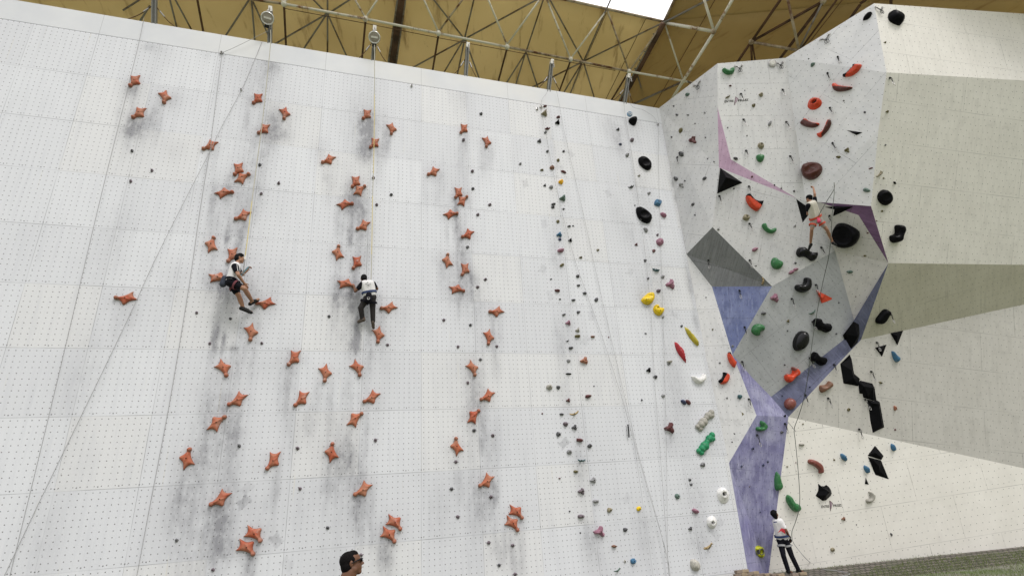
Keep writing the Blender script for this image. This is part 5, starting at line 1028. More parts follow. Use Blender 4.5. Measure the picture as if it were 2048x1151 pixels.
# ================================================================== posts, belay machines, stays on the rim
M_post = simple('grey_painted_post', (.17, .17, .15), .6, .2); M_white = simple('white_plastic', (.72, .70, .64), .4); M_case = simple('beige_housing', (.36, .32, .27), .45); M_chrome = simple('chrome', (.75, .74, .72), .2, .9)
POST = [((312, 47), (309, -12), 0), ((541, 88), (541, 24), 1), ((746, 122), (749, 62), 1), ((930, 153), (935, 95), 0), ((1094, 183), (1103, 128), 0), ((1245, 207), (1256, 156), 0)]
TOPS = []
for i, (b_, t_2, mach) in enumerate(POST):
    p0 = wallp(*b_, -.10); p0 = p0 + np.array([0, 0, -.25]); p1w = wallp(*t_2, .0)
    r = ray(*t_2); p1 = CAM + r * ((p0[1] - .30) / r[1])                 # the post leans out over the climbers
    nm = ['left edge of the picture', 'left speed lane', 'middle speed lane', 'right speed lane', 'dotted lead line', 'lead line by the corner'][i]
    t = empty('rim_post', p0, f'grey post with white cap on the rim above the {nm}', 'post', 'posts along the rim of the flat wall')
    dn = nrm(p1 - p0); sx = XAX; sy = nrm(np.cross(dn, sx)); L = np.linalg.norm(p1 - p0)
    g = join([box_geo((p0 + p1) / 2 + sx * s, sx, sy, dn, .035, .13, L) for s in (-.045, .045)] + [box_geo((p0 + p1) / 2, sx, sy, dn, .09, .03, L)]); mesh('channel', *g, M_post, t)
    mesh('cap', *box_geo(p1 + dn * .06 - sy * .0, sx, sy, dn, .11, .16, .19), M_white, t)
    cl = p1 - np.array([0, .16, .05])
    for k in range(5 if mach else 6):
        cc = cl - np.array([0, 0, .055]) * k; sd_ = sx if k % 2 else np.array([0, 1., 0]); g = tube_geo([cc + np.array([0, 0, 1.]) * math.cos(a) * .04 + sd_ * math.sin(a) * .022 for a in np.linspace(0, 2 * math.pi, 10, endpoint=False)], .008, 5, True); mesh('chain_link', *g, M_steel, t)
    TOPS.append((p0, p1, cl, dn))
    if mach:
        c = cl - np.array([0, .04, .52]); d = empty('auto_belay', c, f'round bright-rimmed auto belay machine hanging above the {nm}', 'auto belay', 'auto belay machines')
        fn = nrm(CAM - c) * .75 + np.array([0, -.25, -.1]); fn = nrm(fn); rx = nrm(np.cross([0, 0, 1.], fn)); ry = np.cross(fn, rx)
        def ringp(r, off, n=28): return [c + fn * off + rx * math.cos(a) * r + ry * math.sin(a) * r for a in np.linspace(0, 2 * math.pi, n, endpoint=False)]
        n = 28; V = ringp(.155, .09) + ringp(.175, .06) + ringp(.175, -.10) + ringp(.14, -.13) + [c + fn * .10, c - fn * .13]; F = []
        for a in range(3):
            for k in range(n): F.append((a * n + k, a * n + (k + 1) % n, (a + 1) * n + (k + 1) % n, (a + 1) * n + k))
        F += [(k, 4 * n, (k + 1) % n) for k in range(n)] + [(3 * n + k, 3 * n + (k + 1) % n, 4 * n + 1) for k in range(n)]
        mesh('housing', V, F, M_case, d); g = tube_geo(ringp(.17, .085), .020, 8, True); mesh('rim', *g, M_chrome, d, smooth=True)
        mesh('label_band', *box_geo(c + fn * .107, rx, ry, fn, .21, .055, .012), M_white, d); mesh('label_band', *box_geo(c + fn * .107 - ry * .07, rx, ry, fn, .17, .03, .012), M_case, d)
        mesh('webbing_guide', *box_geo(c - ry * .2 - fn * .02, rx, ry, fn, .12, .12, .12), M_sling, d); mesh('handle', *tube_geo([c + ry * .17 - rx * .05, c + ry * .23 - rx * .03, c + ry * .23 + rx * .03, c + ry * .17 + rx * .05], .014, 6), M_steel, d)
        g = tube_geo([c + rx * .10 - ry * .19 + (rx * math.cos(a) * .03 + ry * math.sin(a) * .05) for a in np.linspace(0, 2 * math.pi, 10, endpoint=False)], .008, 5, True); mesh('shackle', *g, M_steel, d)
        TOPS[-1] = TOPS[-1] + (c,)
for (i, e, lab) in [(0, (257, 30), 'left'), (0, (368, 56), 'right'), (2, (706, 118), 'left'), (2, (781, 127), 'right'), (3, (900, 148), 'left'), (3, (958, 157), 'right'), (4, (1065, 178), 'left'), (4, (1127, 188), 'right'), (5, (1212, 201), 'left'), (5, (1268, 210), 'right')]:
    p = TOPS[i][1] - TOPS[i][3] * .35; q = wallp(*e, -.25) - np.array([0, 0, .2]); mid_ = (p + q) / 2 - np.array([0, 0, .1])
    nm = ['left edge of the picture', '', 'middle speed lane', 'right speed lane', 'dotted lead line', 'lead line by the corner'][i]
    s = empty('stay', q, f'thin stay down to the {lab} from the rim post above {nm}', 'stay', 'stays of the rim posts')
    mesh('cord', *tube_geo(cat_open([p, mid_, q]), .013, 5), M_tb, s); mesh('turnbuckle', *tube_geo([p + (mid_ - p) * .4, p + (mid_ - p) * .75], .024, 6), M_steel, s)

# ================================================================== tapes and ropes
M_tape = simple('grey_webbing', (.42, .40, .32), .8); M_tapey = simple('yellow_webbing', (.58, .48, .20), .8)
def rope(pts, r, label, cat='rope', mat=None, name='rope', group=None, hang=None):
    P = [wallp(x, y, d) for (x, y, d) in pts]; g = tube_geo(cat_open(P, 5), r, 5); o = mesh(name, g[0], g[1], mat or M_rope); tag(o, label, cat, group); return o
def tape(pts, cuts, label):
    """flat webbing that shows grey on one side and yellow where it twists"""
    P = cat_open([wallp(x, y, d) if not isinstance(x, np.ndarray) else x for (x, y, d) in pts], 8); V = []; F = []; mi = []; X = XAX
    n = len(P)
    for i, p in enumerate(P): V += [p - X * .010, p + X * .010, p + X * .010 + NW * .004, p - X * .010 + NW * .004]
    for i in range(n - 1):
        a, b = i * 4, i * 4 + 4
        col = 1 if any(c0 <= i / (n - 1) <= c1 for c0, c1 in cuts) else 0
        for k in range(4): F.append((a + k, a + (k + 1) % 4, b + (k + 1) % 4, b + k)); mi.append(col)
    o = mesh('belay_tape', V, F, [M_tape, M_tapey], mi=mi); tag(o, label, 'belay tape', 'tapes of the auto belays'); return o
tape([(541, 60, .35), (541, 88, .34), (534, 160, .3), (524, 250, .28), (512, 340, .3), (503, 410, .4), (496, 470, .5), (490, 514, .52)], [(.68, 1)], 'grey and yellow tape from the left auto belay down to the seated climber')
tape([(749, 90, .34), (749, 125, .34), (749, 200, .3), (748, 290, .28), (747, 340, .27), (745, 400, .26), (744, 470, .25), (743, 520, .22), (742, 562, .2)], [(.22, .5), (.6, .84)], 'grey and yellow tape from the middle auto belay down to the climber in dark trousers')
rope([(288, 36, .02), (279, 80, .05), (262, 150, .04), (250, 200, .04), (200, 400, .04), (110, 780, .04), (10, 1190, .04)], .0055, 'thin grey rope leaving the picture at its upper left', mat=M_rope)
rope([(537, 62, .2), (514, 73, .17), (491, 84.5, .13), (465, 97, .09), (446, 106, .06), (443, 118, .05), (436, 170, .05), (424, 265, .05), (422, 290, .10), (420, 300, .08), (400, 420, .03), (380, 560, .03), (340, 800, .03), (300, 1010, .03), (268, 1180, .03)], .006, 'thin grey rope from the left auto belay through the black guide down the wall')
rope([(524, 84, .02), (505, 130, .04), (483, 180, .06), (440, 260, .07), (420, 303, .13), (370, 400, .1), (310, 520, .08), (257, 635, .06), (175, 805, .05), (80, 1000, .04), (-10, 1190, .04)], .0055, 'thin grey rope slanting down to the left across the left speed lane')
rope([(1101, 150, .3), (1095, 183, .12), (1082, 210, .08), (1096, 290, .06), (1116, 390, .06), (1150, 520, .05), (1200, 660, .05), (1245, 800, .06), (1290, 960, .08), (1334, 1110, .12), (1342, 1180, .14)], .0042, 'thin rope from the white pulley block down to the foot of the corner')
rope([(1101, 150, .3), (1114, 186, .1), (1130, 270, .06), (1165, 420, .05), (1200, 580, .05), (1237, 740, .05), (1275, 900, .06), (1318, 1050, .09), (1336, 1130, .12), (1343, 1180, .14)], .0042, 'thin rope hanging just right of the dotted lead line')
rope([(1256, 165, .3), (1248, 208, .1), (1262, 300, .06), (1282, 440, .06), (1300, 600, .05), (1309, 760, .05), (1320, 900, .06), (1331, 1050, .09), (1336, 1120, .11), (1342, 1180, .13)], .0042, 'thin rope hanging past the two large black cup holds')
rope([(1256, 165, .3), (1262, 210, .14), (1290, 222, .08), (1315, 248, .05), (1317, 330, .05), (1321, 480, .05), (1328, 700, .05), (1333, 900, .06), (1335, 1100, .1), (1340, 1180, .13)], .0042, 'thin rope led through the small guide near the inner corner')
rope([(1256, 848, .06), (1257, 858, .07), (1258, 874, .06)], .02, 'short black wrap on the rope left of the dark red hold', 'rope wrap', M_sling, 'rope_wrap')
def anyrope(P, r, label, mat=None):
    g = tube_geo(cat_open([np.array(p) for p in P], 6), r, 6); o = mesh('rope', g[0], g[1], mat or M_rope); tag(o, label, 'rope'); return o
def off(x, y, d): M, loc, nn, ex, ey = frame_at(x, y); return np.array(loc) + np.array(nn) * d
M_rope2 = simple('dark_green_rope', (.09, .10, .085), .9)
ANC = off(1670, 366, .1)

# ================================================================== ground
gm, gt, gb_ = newmat('dry_grass_soil'); gtc = N(gt, 'ShaderNodeTexCoord')
gbse = mixc(gt, mapr(gt, noise(gt, gtc.outputs['Object'], .8, 6), .4, .6), (.20, .19, .16), (.10, .14, .045)); gt.links.new(gbse, gb_.inputs['Base Color']); gb_.inputs['Roughness'].default_value = .9
GZ = -.32
s_ = 400; go = mesh('ground', [(-s_, -s_, GZ), (s_, -s_, GZ), (s_, s_, GZ), (-s_, s_, GZ)], [(0, 1, 2, 3)], gm); tag(go, kind='structure')
pm, pt, pb = newmat('block_paving'); ptc = N(pt, 'ShaderNodeUVMap', uv_map='flat'); ptc_o = ptc.outputs[0]; brk = N(pt, 'ShaderNodeTexBrick'); pt.links.new(ptc_o, brk.inputs[0])
brk.inputs['Scale'].default_value = 1; brk.inputs['Brick Width'].default_value = .17; brk.inputs['Row Height'].default_value = .12; brk.inputs['Mortar Size'].default_value = .014; brk.inputs['Bias'].default_value = -.2
brk.inputs['Color1'].default_value = (.16, .14, .12, 1); brk.inputs['Color2'].default_value = (.115, .10, .09, 1); brk.inputs['Mortar'].default_value = (.02, .022, .012, 1)
pbase = mixc(pt, mapr(pt, noise(pt, ptc_o, 2.2, 6), .45, .7, 0, .6), brk.outputs[0], (.09, .10, .055)); pt.links.new(pbase, pb.inputs['Base Color']); pb.inputs['Roughness'].default_value = .9
bpn = N(pt, 'ShaderNodeBump'); bpn.inputs['Strength'].default_value = .6; bpn.inputs['Distance'].default_value = .01; pt.links.new(brk.outputs['Fac'], bpn.inputs['Height']); bpn.invert = True; pt.links.new(bpn.outputs[0], pb.inputs['Normal'])
gB, gR = g3('Gb'), g3('Gr'); bd = nrm(gR - gB); bn = np.array([bd[1], -bd[0], 0.]);  bn = bn if bn[1] < 0 else -bn
# the paved bank: a narrow flat shelf at the wall foot, then a slope down to the field
NS, NTT = 80, 8; PV, PF, PUV = [], [], []
S0_, S1_ = -16.0, float((gR - gB) @ bd) + 6
def bank(s, t):                          # t 0..1 across
    sh = .08 + .45 * (1 / (1 + math.exp((s - 1.0) * 6))); sl = .78
    d = -.9 if t == 0 else sh * (t / .3) if t <= .3 else sh + (t - .3) / .7 * sl
    z = .0 if t <= .3 else -(t - .3) / .7 * (abs(GZ) + .02)
    p = gB + bd * s + bn * d; return np.array([p[0], p[1], z + .012]), d
TT = [0, .1, .2, .3, .45, .6, .8, 1.0]
for i in range(NS + 1):
    s = S0_ + (S1_ - S0_) * i / NS
    for t in TT: p, d = bank(s, t); PV.append(p); PUV.append((s + 20, d + 5))
for i in range(NS):
    for j in range(len(TT) - 1): a_ = i * len(TT) + j; PF.append((a_, a_ + 1, a_ + len(TT) + 1, a_ + len(TT)))
po = mesh('paving', PV, PF, pm); uvl_ = po.data.uv_layers.new(name='flat')
for l in po.data.loops: uvl_.data[l.index].uv = PUV[l.vertex_index]
tag(po, kind='structure')
PBV = BVHTree.FromPolygons([Vector(p) for p in PV], PF)
def onbank(x, y):
    loc, nn, i_, d_ = PBV.ray_cast(Vector(CAM), Vector(ray(x, y)).normalized())
    return np.array(loc) if loc is not None else atZ(x, y, GZ)
# grass tufts (stuff) on the right and along the joint
M_grass = simple('grass_blades', (.15, .19, .06), .8, 0, .45); M_weed = simple('weed_leaves', (.16, .19, .11), .8, 0, .3)
GV, GF = [], []
rs = np.random.default_rng(3)
def blade(p, h, w_):
    a = rs.uniform(0, 6.28); l = rs.uniform(.1, .5) * h; k = len(GV); d = np.array([math.cos(a), math.sin(a), 0]); s = np.array([-d[1], d[0], 0]) * w_
    GV.extend([p - s, p + s, p + d * l * .4 + np.array([0, 0, h * .6]) + s * .6, p + d * l * .4 + np.array([0, 0, h * .6]) - s * .6, p + d * l + np.array([0, 0, h])]); GF.extend([(k, k + 1, k + 2, k + 3), (k + 3, k + 2, k + 4)])
for _ in range(26000):
    X = rs.uniform(1690, 2140); Y = rs.uniform(1095, 1215); lim = 1152 - (X - 1700) * .27 + 4 * math.sin(X * .11) + 3 * math.sin(X * .37 + Y)
    if Y < lim and rs.random() > .04: continue
    if Y < 1126 - (X - 1791) * .10 : continue
    p = onbank(X, Y); blade(p, rs.uniform(.02, .065), .0045)
for _ in range(420):
    p = gB + bd * rs.uniform(.0, 6) + bn * rs.uniform(.02, .10); p[2] = .01; blade(p, rs.uniform(.015, .05) * (1 + (rs.random() > .9)), .005)
go2 = mesh('grass', GV, GF, M_grass); tag(go2, kind='stuff')
# weed at the belayer's feet
wp = atZ(1608, 1139, 0); wd = empty('weed', wp, 'spindly grey green weed growing at the wall foot beside the belayer\'s shoe', 'weed')
V_, F_ = [], []
for k in range(9):
    a = rs.uniform(0, 6.28); h = rs.uniform(.2, .42); tip = wp + np.array([math.cos(a) * .08 * h * 3, math.sin(a) * .05, h]); g = tube_geo([wp, (wp + tip) / 2 + np.array([.01, 0, .02]), tip], [.005, .004, .002], 4); V_.append(g)
    for j in range(16):
        t = rs.uniform(.25, 1); p = wp + (tip - wp) * t; b = rs.uniform(0, 6.28); d = np.array([math.cos(b), math.sin(b), rs.uniform(.1, .8)]) * .035; s = np.array([-math.sin(b), math.cos(b), 0]) * .008
        F_.append(([p, p + d * .5 + s, p + d, p + d * .5 - s], [(0, 1, 2, 3)]))
mesh('stems', *join(V_), M_weed, wd); mesh('leaves', *join(F_), M_weed, wd)
# loose paving bricks stacked at the foot of the wall
M_brick = simple('sandy_brick', (.32, .25, .17), .9, 0, .25, .6, 14.); M_brick2 = simple('dusty_brick', (.24, .19, .15), .9, 0, .25, .6, 14.)
BR = [(1470, 1150.5, 0, 5, 1), (1481, 1151, 0, -8, 0), (1493, 1150, 0, 12, 1), (1507, 1149.5, 0, -4, 0), (1472, 1150, 1, 0, 0), (1484, 1150.5, 1, 9, 1), (1497, 1150, 1, -14, 0), (1476, 1150, 2, 4, 0), (1488, 1150, 2, -6, 1), (1508, 1149.5, 1, 8, 1),
      (1472, 1150, -1, 3, 1), (1485, 1150, -1, -5, 0), (1498, 1150, -1, 5, 1), (1511, 1150, -1, -2, 0), (1523, 1151, 0, 2, 0), (1536, 1151, 0, -3, 1), (1549, 1151.5, 0, 4, 0), (1562, 1151.5, 0, 0, 1), (1590, 1151, 0, 3, 0), (1606, 1149, 0, -8, 1)]
WH = ['bottom course far left', 'bottom course, second from left', 'bottom course, third from left', 'bottom course far right', 'middle course left', 'middle course centre', 'middle course right', 'topmost left', 'topmost right', 'middle course far right', 'hidden lowest course far left', 'hidden lowest course left', 'hidden lowest course right', 'hidden lowest course far right',
      'first of the loose row to the right', 'second of the loose row to the right', 'third of the loose row to the right', 'last of the loose row before the belayer', 'loose one under the shoes of the belayer', 'loose one under the weed']
ZPILE = atY(1485, 1138, 13.38)[2] - 2 * .074; print('pile', ZPILE)
for i, (x, y, lv, an, mt) in enumerate(BR):
    p = (atY(x, 1137, 13.38) * np.array([1, 1, 0]) + np.array([0, 0, ZPILE + lv * .074 - .036])) if i < 14 else atZ(x, y + 2, 0) + np.array([0, 0, .018 + .036 + lv * .074]); a = math.radians(an); ex = np.array([math.cos(a), math.sin(a), 0]); ey = np.array([-math.sin(a), math.cos(a), 0])
    p[1] = p[1] if i < 10 else p[1]
    o = mesh('paving_brick', *box_geo(p, ex, ey, [0, 0, 1.], .205, .105, .07), M_brick if mt else M_brick2); b = o.modifiers.new('Bevel', 'BEVEL'); b.width = .008; b.segments = 2
    tag(o, f'{"sandy" if mt else "brown"} brick of the pile by the violet facet, {WH[i]}' if i < 14 else f'{"sandy" if mt else "brown"} flat brick on the ground, {WH[i]}', 'brick', 'loose bricks at the foot of the wall')

# ================================================================== people
def cap_geo(a, b, ra, rb, n=14, flat=False):
    """tapered limb with round (or flat) ends, closed"""
    a, b = np.array(a, float), np.array(b, float); d = b - a; L = np.linalg.norm(d)
    if L < 1e-6: d = np.array([0, 0, 1.]); L = 1e-6
    d = d / L; u = np.cross(d, [0.3, .1, 1.]); u = nrm(u); v = np.cross(d, u); rings = []
    if flat: rings = [(a, ra), (b, rb)]
    else:
        for k in range(1, 4): t = k / 3 * math.pi / 2; rings.append((a - d * ra * math.cos(t), ra * math.sin(t)))
        for k in range(3): t = k / 3 * math.pi / 2; rings.append((b + d * rb * math.sin(t), rb * math.cos(t)))
    V = [a - d * (0 if flat else ra)]; F = []
    for c, r in rings: V += [c + (u * math.cos(2 * math.pi * i / n) + v * math.sin(2 * math.pi * i / n)) * r for i in range(n)]
    V.append(b + d * (0 if flat else rb)); e = len(V) - 1; m = len(rings)
    for i in range(n): F.append((0, 1 + (i + 1) % n, 1 + i)); F.append((e, 1 + (m - 1) * n + i, 1 + (m - 1) * n + (i + 1) % n))
    for j in range(m - 1):
        for i in range(n): p = 1 + j * n + i; q = 1 + j * n + (i + 1) % n; F.append((p, q, q + n, p + n))
    return V, F
def ell_geo(c, ax, r):
    bm = bmesh.new(); bmesh.ops.create_icosphere(bm, subdivisions=3, radius=1); c = np.array(c)
    V = [c + sum(np.array(ax[i]) * r[i] * v.co[i] for i in range(3)) for v in bm.verts]; F = [tuple(v.index for v in f.verts) for f in bm.faces]; bm.free(); return V, F
def skin(name, geos, mat, parent, vox=.009, smooth=2):
    V, F = join(geos); o = mesh(name, V, F, mat, parent)
    r = o.modifiers.new('Remesh', 'REMESH'); r.mode = 'VOXEL'; r.voxel_size = vox; r.use_smooth_shade = True
    if smooth:
        s = o.modifiers.new('Smooth', 'SMOOTH'); s.iterations = smooth; s.factor = .5
    return o
def lerp(a, b, t): return np.array(a) * (1 - t) + np.array(b) * t
def hand_geos(wr, dr, nrm_, curl=.5, s=1.):
    """palm, four fingers of unequal length and a thumb; nrm_ is the direction the palm faces"""
    d = nrm(np.array(dr, float)); p = np.array(nrm_, float); p = nrm(p - d * (p @ d)); w_ = np.cross(d, p); G = []
    pl_ = .085 * s
    for k, o_ in enumerate((-.03, -.01, .01, .03)): G.append(cap_geo(wr + w_ * o_ * .6 * s, wr + d * pl_ + w_ * o_ * s, .014 * s, .0115 * s, 8))
    for k, (o_, ln) in enumerate(zip((-.031, -.0105, .0105, .031), (.062, .078, .082, .070))):
        q = wr + d * pl_ + w_ * o_ * s; ang = 0
        for j, f in enumerate((.45, .32, .23)):
            ang += curl * (.75 if j == 0 else .95) + .05 * k; e = nrm(d * math.cos(ang) + p * math.sin(ang) + w_ * (o_ * 1.2)); q2 = q + e * ln * f * s; G.append(cap_geo(q, q2, (.0095 - .0008 * j) * s, (.0088 - .0008 * j) * s, 8)); q = q2
    q = wr + d * .025 * s + w_ * .03 * s; e = nrm(d * .65 + w_ * .75 + p * .25); q2 = q + e * .04 * s; G.append(cap_geo(q, q2, .013 * s, .010 * s, 8)); G.append(cap_geo(q2, q2 + nrm(d * .9 + w_ * .25 + p * (.3 + curl * .4)) * .032 * s, .010 * s, .008 * s, 8))
    return G
M_skin = simple('brown_skin', (.14, .064, .034), .55, 0, .08); M_skin2 = simple('light_brown_skin', (.34, .18, .11), .55, 0, .08); M_hair = simple('black_hair', (.004, .004, .004), .6, 0, .3, .5, 90.)
M_eyew = simple('eye_white', (.6, .58, .55), .3); M_cwhite = simple('white_shirt_cloth', (.72, .71, .70), .85, 0, .05, .3, 14.); M_cblack = simple('black_cloth', (.008, .008, .012), .85, 0, .2, .3, 14.)
M_cream = simple('cream_shirt_cloth', (.58, .55, .47), .85, 0, .06, .3, 14.); M_navy = simple('navy_cloth', (.02, .03, .12), .8); M_jean = simple('charcoal_trouser_cloth', (.035, .032, .032), .85, 0, .2, .3, 14.)
M_greyc = simple('grey_shorts_cloth', (.36, .31, .28), .85, 0, .1); M_org = simple('orange_harness_webbing', (.55, .07, .03), .7); M_pink = simple('pink_pouch', (.60, .05, .12), .7); M_redc = simple('red_cloth', (.40, .02, .03), .8)
M_shoe = simple('dark_shoe_rubber', (.02, .02, .02), .6); M_shoeb = simple('beige_shoe_suede', (.09, .07, .055), .8); M_bluew = simple('blue_harness_webbing', (.03, .05, .13), .7); M_greyw = simple('pale_grey_webbing', (.30, .30, .30), .7); M_glass = simple('dark_lens', (.01, .01, .012), .1)
def head_geos(c, f, up, s=1., ears=True):
    f = nrm(np.array(f, float)); up = np.array(up, float); up = nrm(up - f * (up @ f)); r = np.cross(f, up); P = lambda x, y, z: c + (f * x + r * y + up * z) * s
    G = [ell_geo(P(-.012, 0, .03), (f, r, up), (.098 * s, .076 * s, .088 * s)), ell_geo(P(.022, 0, -.025), (f, r, up), (.070 * s, .062 * s, .085 * s)), ell_geo(P(.056, 0, -.088), (f, r, up), (.030 * s, .032 * s, .026 * s)),
         cap_geo(P(.075, 0, .018), P(.106, 0, -.022), .008 * s, .014 * s, 8), ell_geo(P(.098, .011, -.028), (f, r, up), (.011 * s, .010 * s, .008 * s)), ell_geo(P(.098, -.011, -.028), (f, r, up), (.011 * s, .010 * s, .008 * s)),
         cap_geo(P(.072, -.030, .028), P(.078, .030, .028), .011 * s, .011 * s, 8), cap_geo(P(.083, -.018, -.052), P(.083, .018, -.052), .0085 * s, .0085 * s, 8), cap_geo(P(.080, -.015, -.066), P(.080, .015, -.066), .0085 * s, .0085 * s, 8),
         ell_geo(P(.0, .055, -.055), (f, r, up), (.04 * s, .014 * s, .03 * s)), ell_geo(P(.0, -.055, -.055), (f, r, up), (.04 * s, .014 * s, .03 * s))]
    if ears:
        for sg in (-1, 1): G += [ell_geo(P(-.015, sg * .078, .0), (nrm(f + r * sg * .5), np.cross(up, nrm(f + r * sg * .5)), up), (.019 * s, .008 * s, .032 * s))]
    return G, P, (f, r, up)
def build_person(label, J, o):
    """J: joints in world metres; o: options. Body one continuous surface; clothes and hair are its children"""
    S = o.get('s', 1.); h, hf, hu = J['head'], o['face'], o['headup']
    hg, P, fr = head_geos(h, hf, hu, S * o.get('hs', 1.)); f, r, up = fr
    G = list(hg); nk = J['neck']; G.append(cap_geo(P(-.022, 0, -.06), nk, o.get('nr', .052) * S, (o.get('nr', .052) + .006) * S))
    sl, sr, hl, hr = J['shL'], J['shR'], J['hipL'], J['hipR']; mid_s = (sl + sr) / 2; mid_h = (hl + hr) / 2
    tw = o.get('tw', 1.)
    tor = [(lerp(sl, sr, .24), lerp(hl, hr, .14), .098 * tw, .095), (lerp(sl, sr, .76), lerp(hl, hr, .86), .098 * tw, .095), (mid_s, mid_h, .10 * tw, .095), (sl, sr, .060, .060), (nk, lerp(sl, sr, .15), .05, .058), (nk, lerp(sl, sr, .85), .05, .058)]
    G += [cap_geo(a, b, ra * S, rb * S) for a, b, ra, rb in tor]
    G += [cap_geo(hl, hr, .10 * S, .10 * S)]
    for s_ in 'LR':
        sh, el, wr = J['sh' + s_], J['el' + s_], J['wr' + s_]; G += [cap_geo(sh, el, .052 * S, .040 * S), cap_geo(el, wr, .041 * S, .027 * S)]
        hd = J.get('hd' + s_, wr + (wr - el)); G += hand_geos(wr, hd - wr, o['palm' + s_], o.get('curl' + s_, .5), S * 1.05)
        hp, kn, an, to = J['hip' + s_], J['kn' + s_], J['an' + s_], J['to' + s_]; G += [cap_geo(hp, kn, .085 * S, .056 * S), cap_geo(kn, lerp(kn, an, .35), .054 * S, .057 * S), cap_geo(lerp(kn, an, .35), an, .057 * S, .036 * S), cap_geo(an, to, .036 * S, .03 * S)]
        hl_ = an - nrm(to - an) * .045 * S
        G += [cap_geo(an, hl_, .036 * S, .035 * S)]
    body = skin('person', G, o['skin'], None, o.get('vox', .008)); tag(body, label, 'person')
    def piece(name, geos, mat, vox=.009, sm=1):
        return skin(name, geos, mat, body_p, vox, sm)
    body_p = body
    def chain(pts, t0, t1, r0, r1, grow):
        pass
    # eyes
    for sg in ((-1, 1) if not o.get('noeyes') else ()):
        e = P(.083, sg * .030, .012); mesh('eye', *ell_geo(e, fr, (.012 * S, .014 * S, .010 * S)), M_eyew, body, smooth=True)
    # shirt
    g = .014
    SG = [cap_geo(a, b, (ra + g) * S, (rb + g) * S) for a, b, ra, rb in tor[:4]]
    SG = [cap_geo(lerp(sl, sr, .24), lerp(lerp(sl, sr, .24), lerp(hl, hr, .1), o.get('hem', .88)), (.098 * tw + g) * S, (.096 + g * 1.6) * S), cap_geo(lerp(sl, sr, .76), lerp(lerp(sl, sr, .76), lerp(hl, hr, .9), o.get('hem', .88)), (.098 * tw + g) * S, (.096 + g * 1.6) * S),
          cap_geo(mid_s, lerp(mid_s, mid_h, o.get('hem', .88)), (.10 * tw + g) * S, (.096 + g) * S), cap_geo(sl, sr, .073 * S, .073 * S), cap_geo(nk, lerp(sl, sr, .2), .058 * S, .07 * S), cap_geo(nk, lerp(sl, sr, .8), .058 * S, .07 * S)]
    SL_ = o.get('sleeve', .55)
    if o.get('sleevemat'):
        skin('shirt', SG, o['shirt'], body, .009, 1)
        for s_ in 'LR': skin('sleeve', [cap_geo(J['sh' + s_] + (J['sh' + s_] - mid_s) * .0, lerp(J['sh' + s_], J['el' + s_], SL_), .082 * S, .062 * S, flat=False), cap_geo(lerp(J['sh' + s_], mid_s, .25), J['sh' + s_], .077 * S, .082 * S)], o['sleevemat'], body, .009, 1)
    else:
        for s_ in 'LR': SG.append(cap_geo(J['sh' + s_], lerp(J['sh' + s_], J['el' + s_], SL_), .072 * S, .060 * S))
        skin('shirt', SG, o['shirt'], body, .009, 1)
    # trousers or shorts
    LG = [cap_geo(hl, hr, .113 * S, .113 * S), cap_geo(lerp(mid_h, mid_s, .10), mid_h, .112 * S, .11 * S)]
    for s_ in 'LR':
        hp, kn, an = J['hip' + s_], J['kn' + s_], J['an' + s_]
        if o.get('long'):
            fl = o.get('flare', 0); LG += [cap_geo(hp, kn, .100 * S, .072 * S), cap_geo(kn, lerp(kn, an, .92), .072 * S, (.052 + fl) * S)]
        else: LG += [cap_geo(hp, lerp(hp, kn, o.get('short', .62)), .102 * S, .085 * S)]
    skin('trousers' if o.get('long') else 'shorts', LG, o['pants'], body, .009, 1)
    # shoes
    for s_ in 'LR':
        an, to = J['an' + s_], J['to' + s_]; d = nrm(to - an); dn = nrm(o.get('sole' + s_, np.array([0, 0, -1.]))); a0 = an + dn * .045 * S - d * .045 * S; t1_ = to + dn * .02 * S
        skin('shoe', [cap_geo(a0, t1_, .046 * S, .036 * S), cap_geo(an, a0, .046 * S, .046 * S), cap_geo(lerp(an, to, .3), t1_, .044 * S, .034 * S)], o['shoe'], body, .008, 1)
    # hair
    hc = o.get('hair', 'short')
    k_ = S * o.get('hs', 1.)
    HG = [ell_geo(P(-.020, 0, .042), fr, (.101 * k_, .083 * k_, .087 * k_)), ell_geo(P(-.045, 0, .0), fr, (.075 * k_, .079 * k_, .085 * k_))]
    if hc == 'tousled': HG += [ell_geo(P(.015 + .02 * math.cos(q * 2), .05 * math.sin(q), .095), fr, (.055 * k_, .035 * k_, .035 * k_)) for q in range(5)]
    if hc == 'long': HG += [ell_geo(P(-.07, 0, -.04), fr, (.05 * k_, .065 * k_, .07 * k_)), cap_geo(P(-.075, 0, -.03), P(-.085, 0, -.13), .04 * k_, .028 * k_)]
    skin('hair', HG, M_hair, body, .008, 1)
    return body, P, fr
def band(c, ax, rx, ry, u, v, r, mat, parent, name='waist_belt', hgt=1.):
    pts = [c + u * math.cos(a) * rx + v * math.sin(a) * ry for a in np.linspace(0, 2 * math.pi, 28, endpoint=False)]; V = []; F = []; n = len(pts); ax = nrm(ax)
    for p in pts:
        o_ = nrm(p - c); V += [p + ax * r * hgt + o_ * .004, p + ax * r * hgt + o_ * .014, p - ax * r * hgt + o_ * .014, p - ax * r * hgt + o_ * .004]
    for i in range(n):
        a, b = i * 4, ((i + 1) % n) * 4
        for k in range(4): F.append((a + k, b + k, b + (k + 1) % 4, a + (k + 1) % 4))
    return mesh(name, V, F, mat, parent, smooth=False)
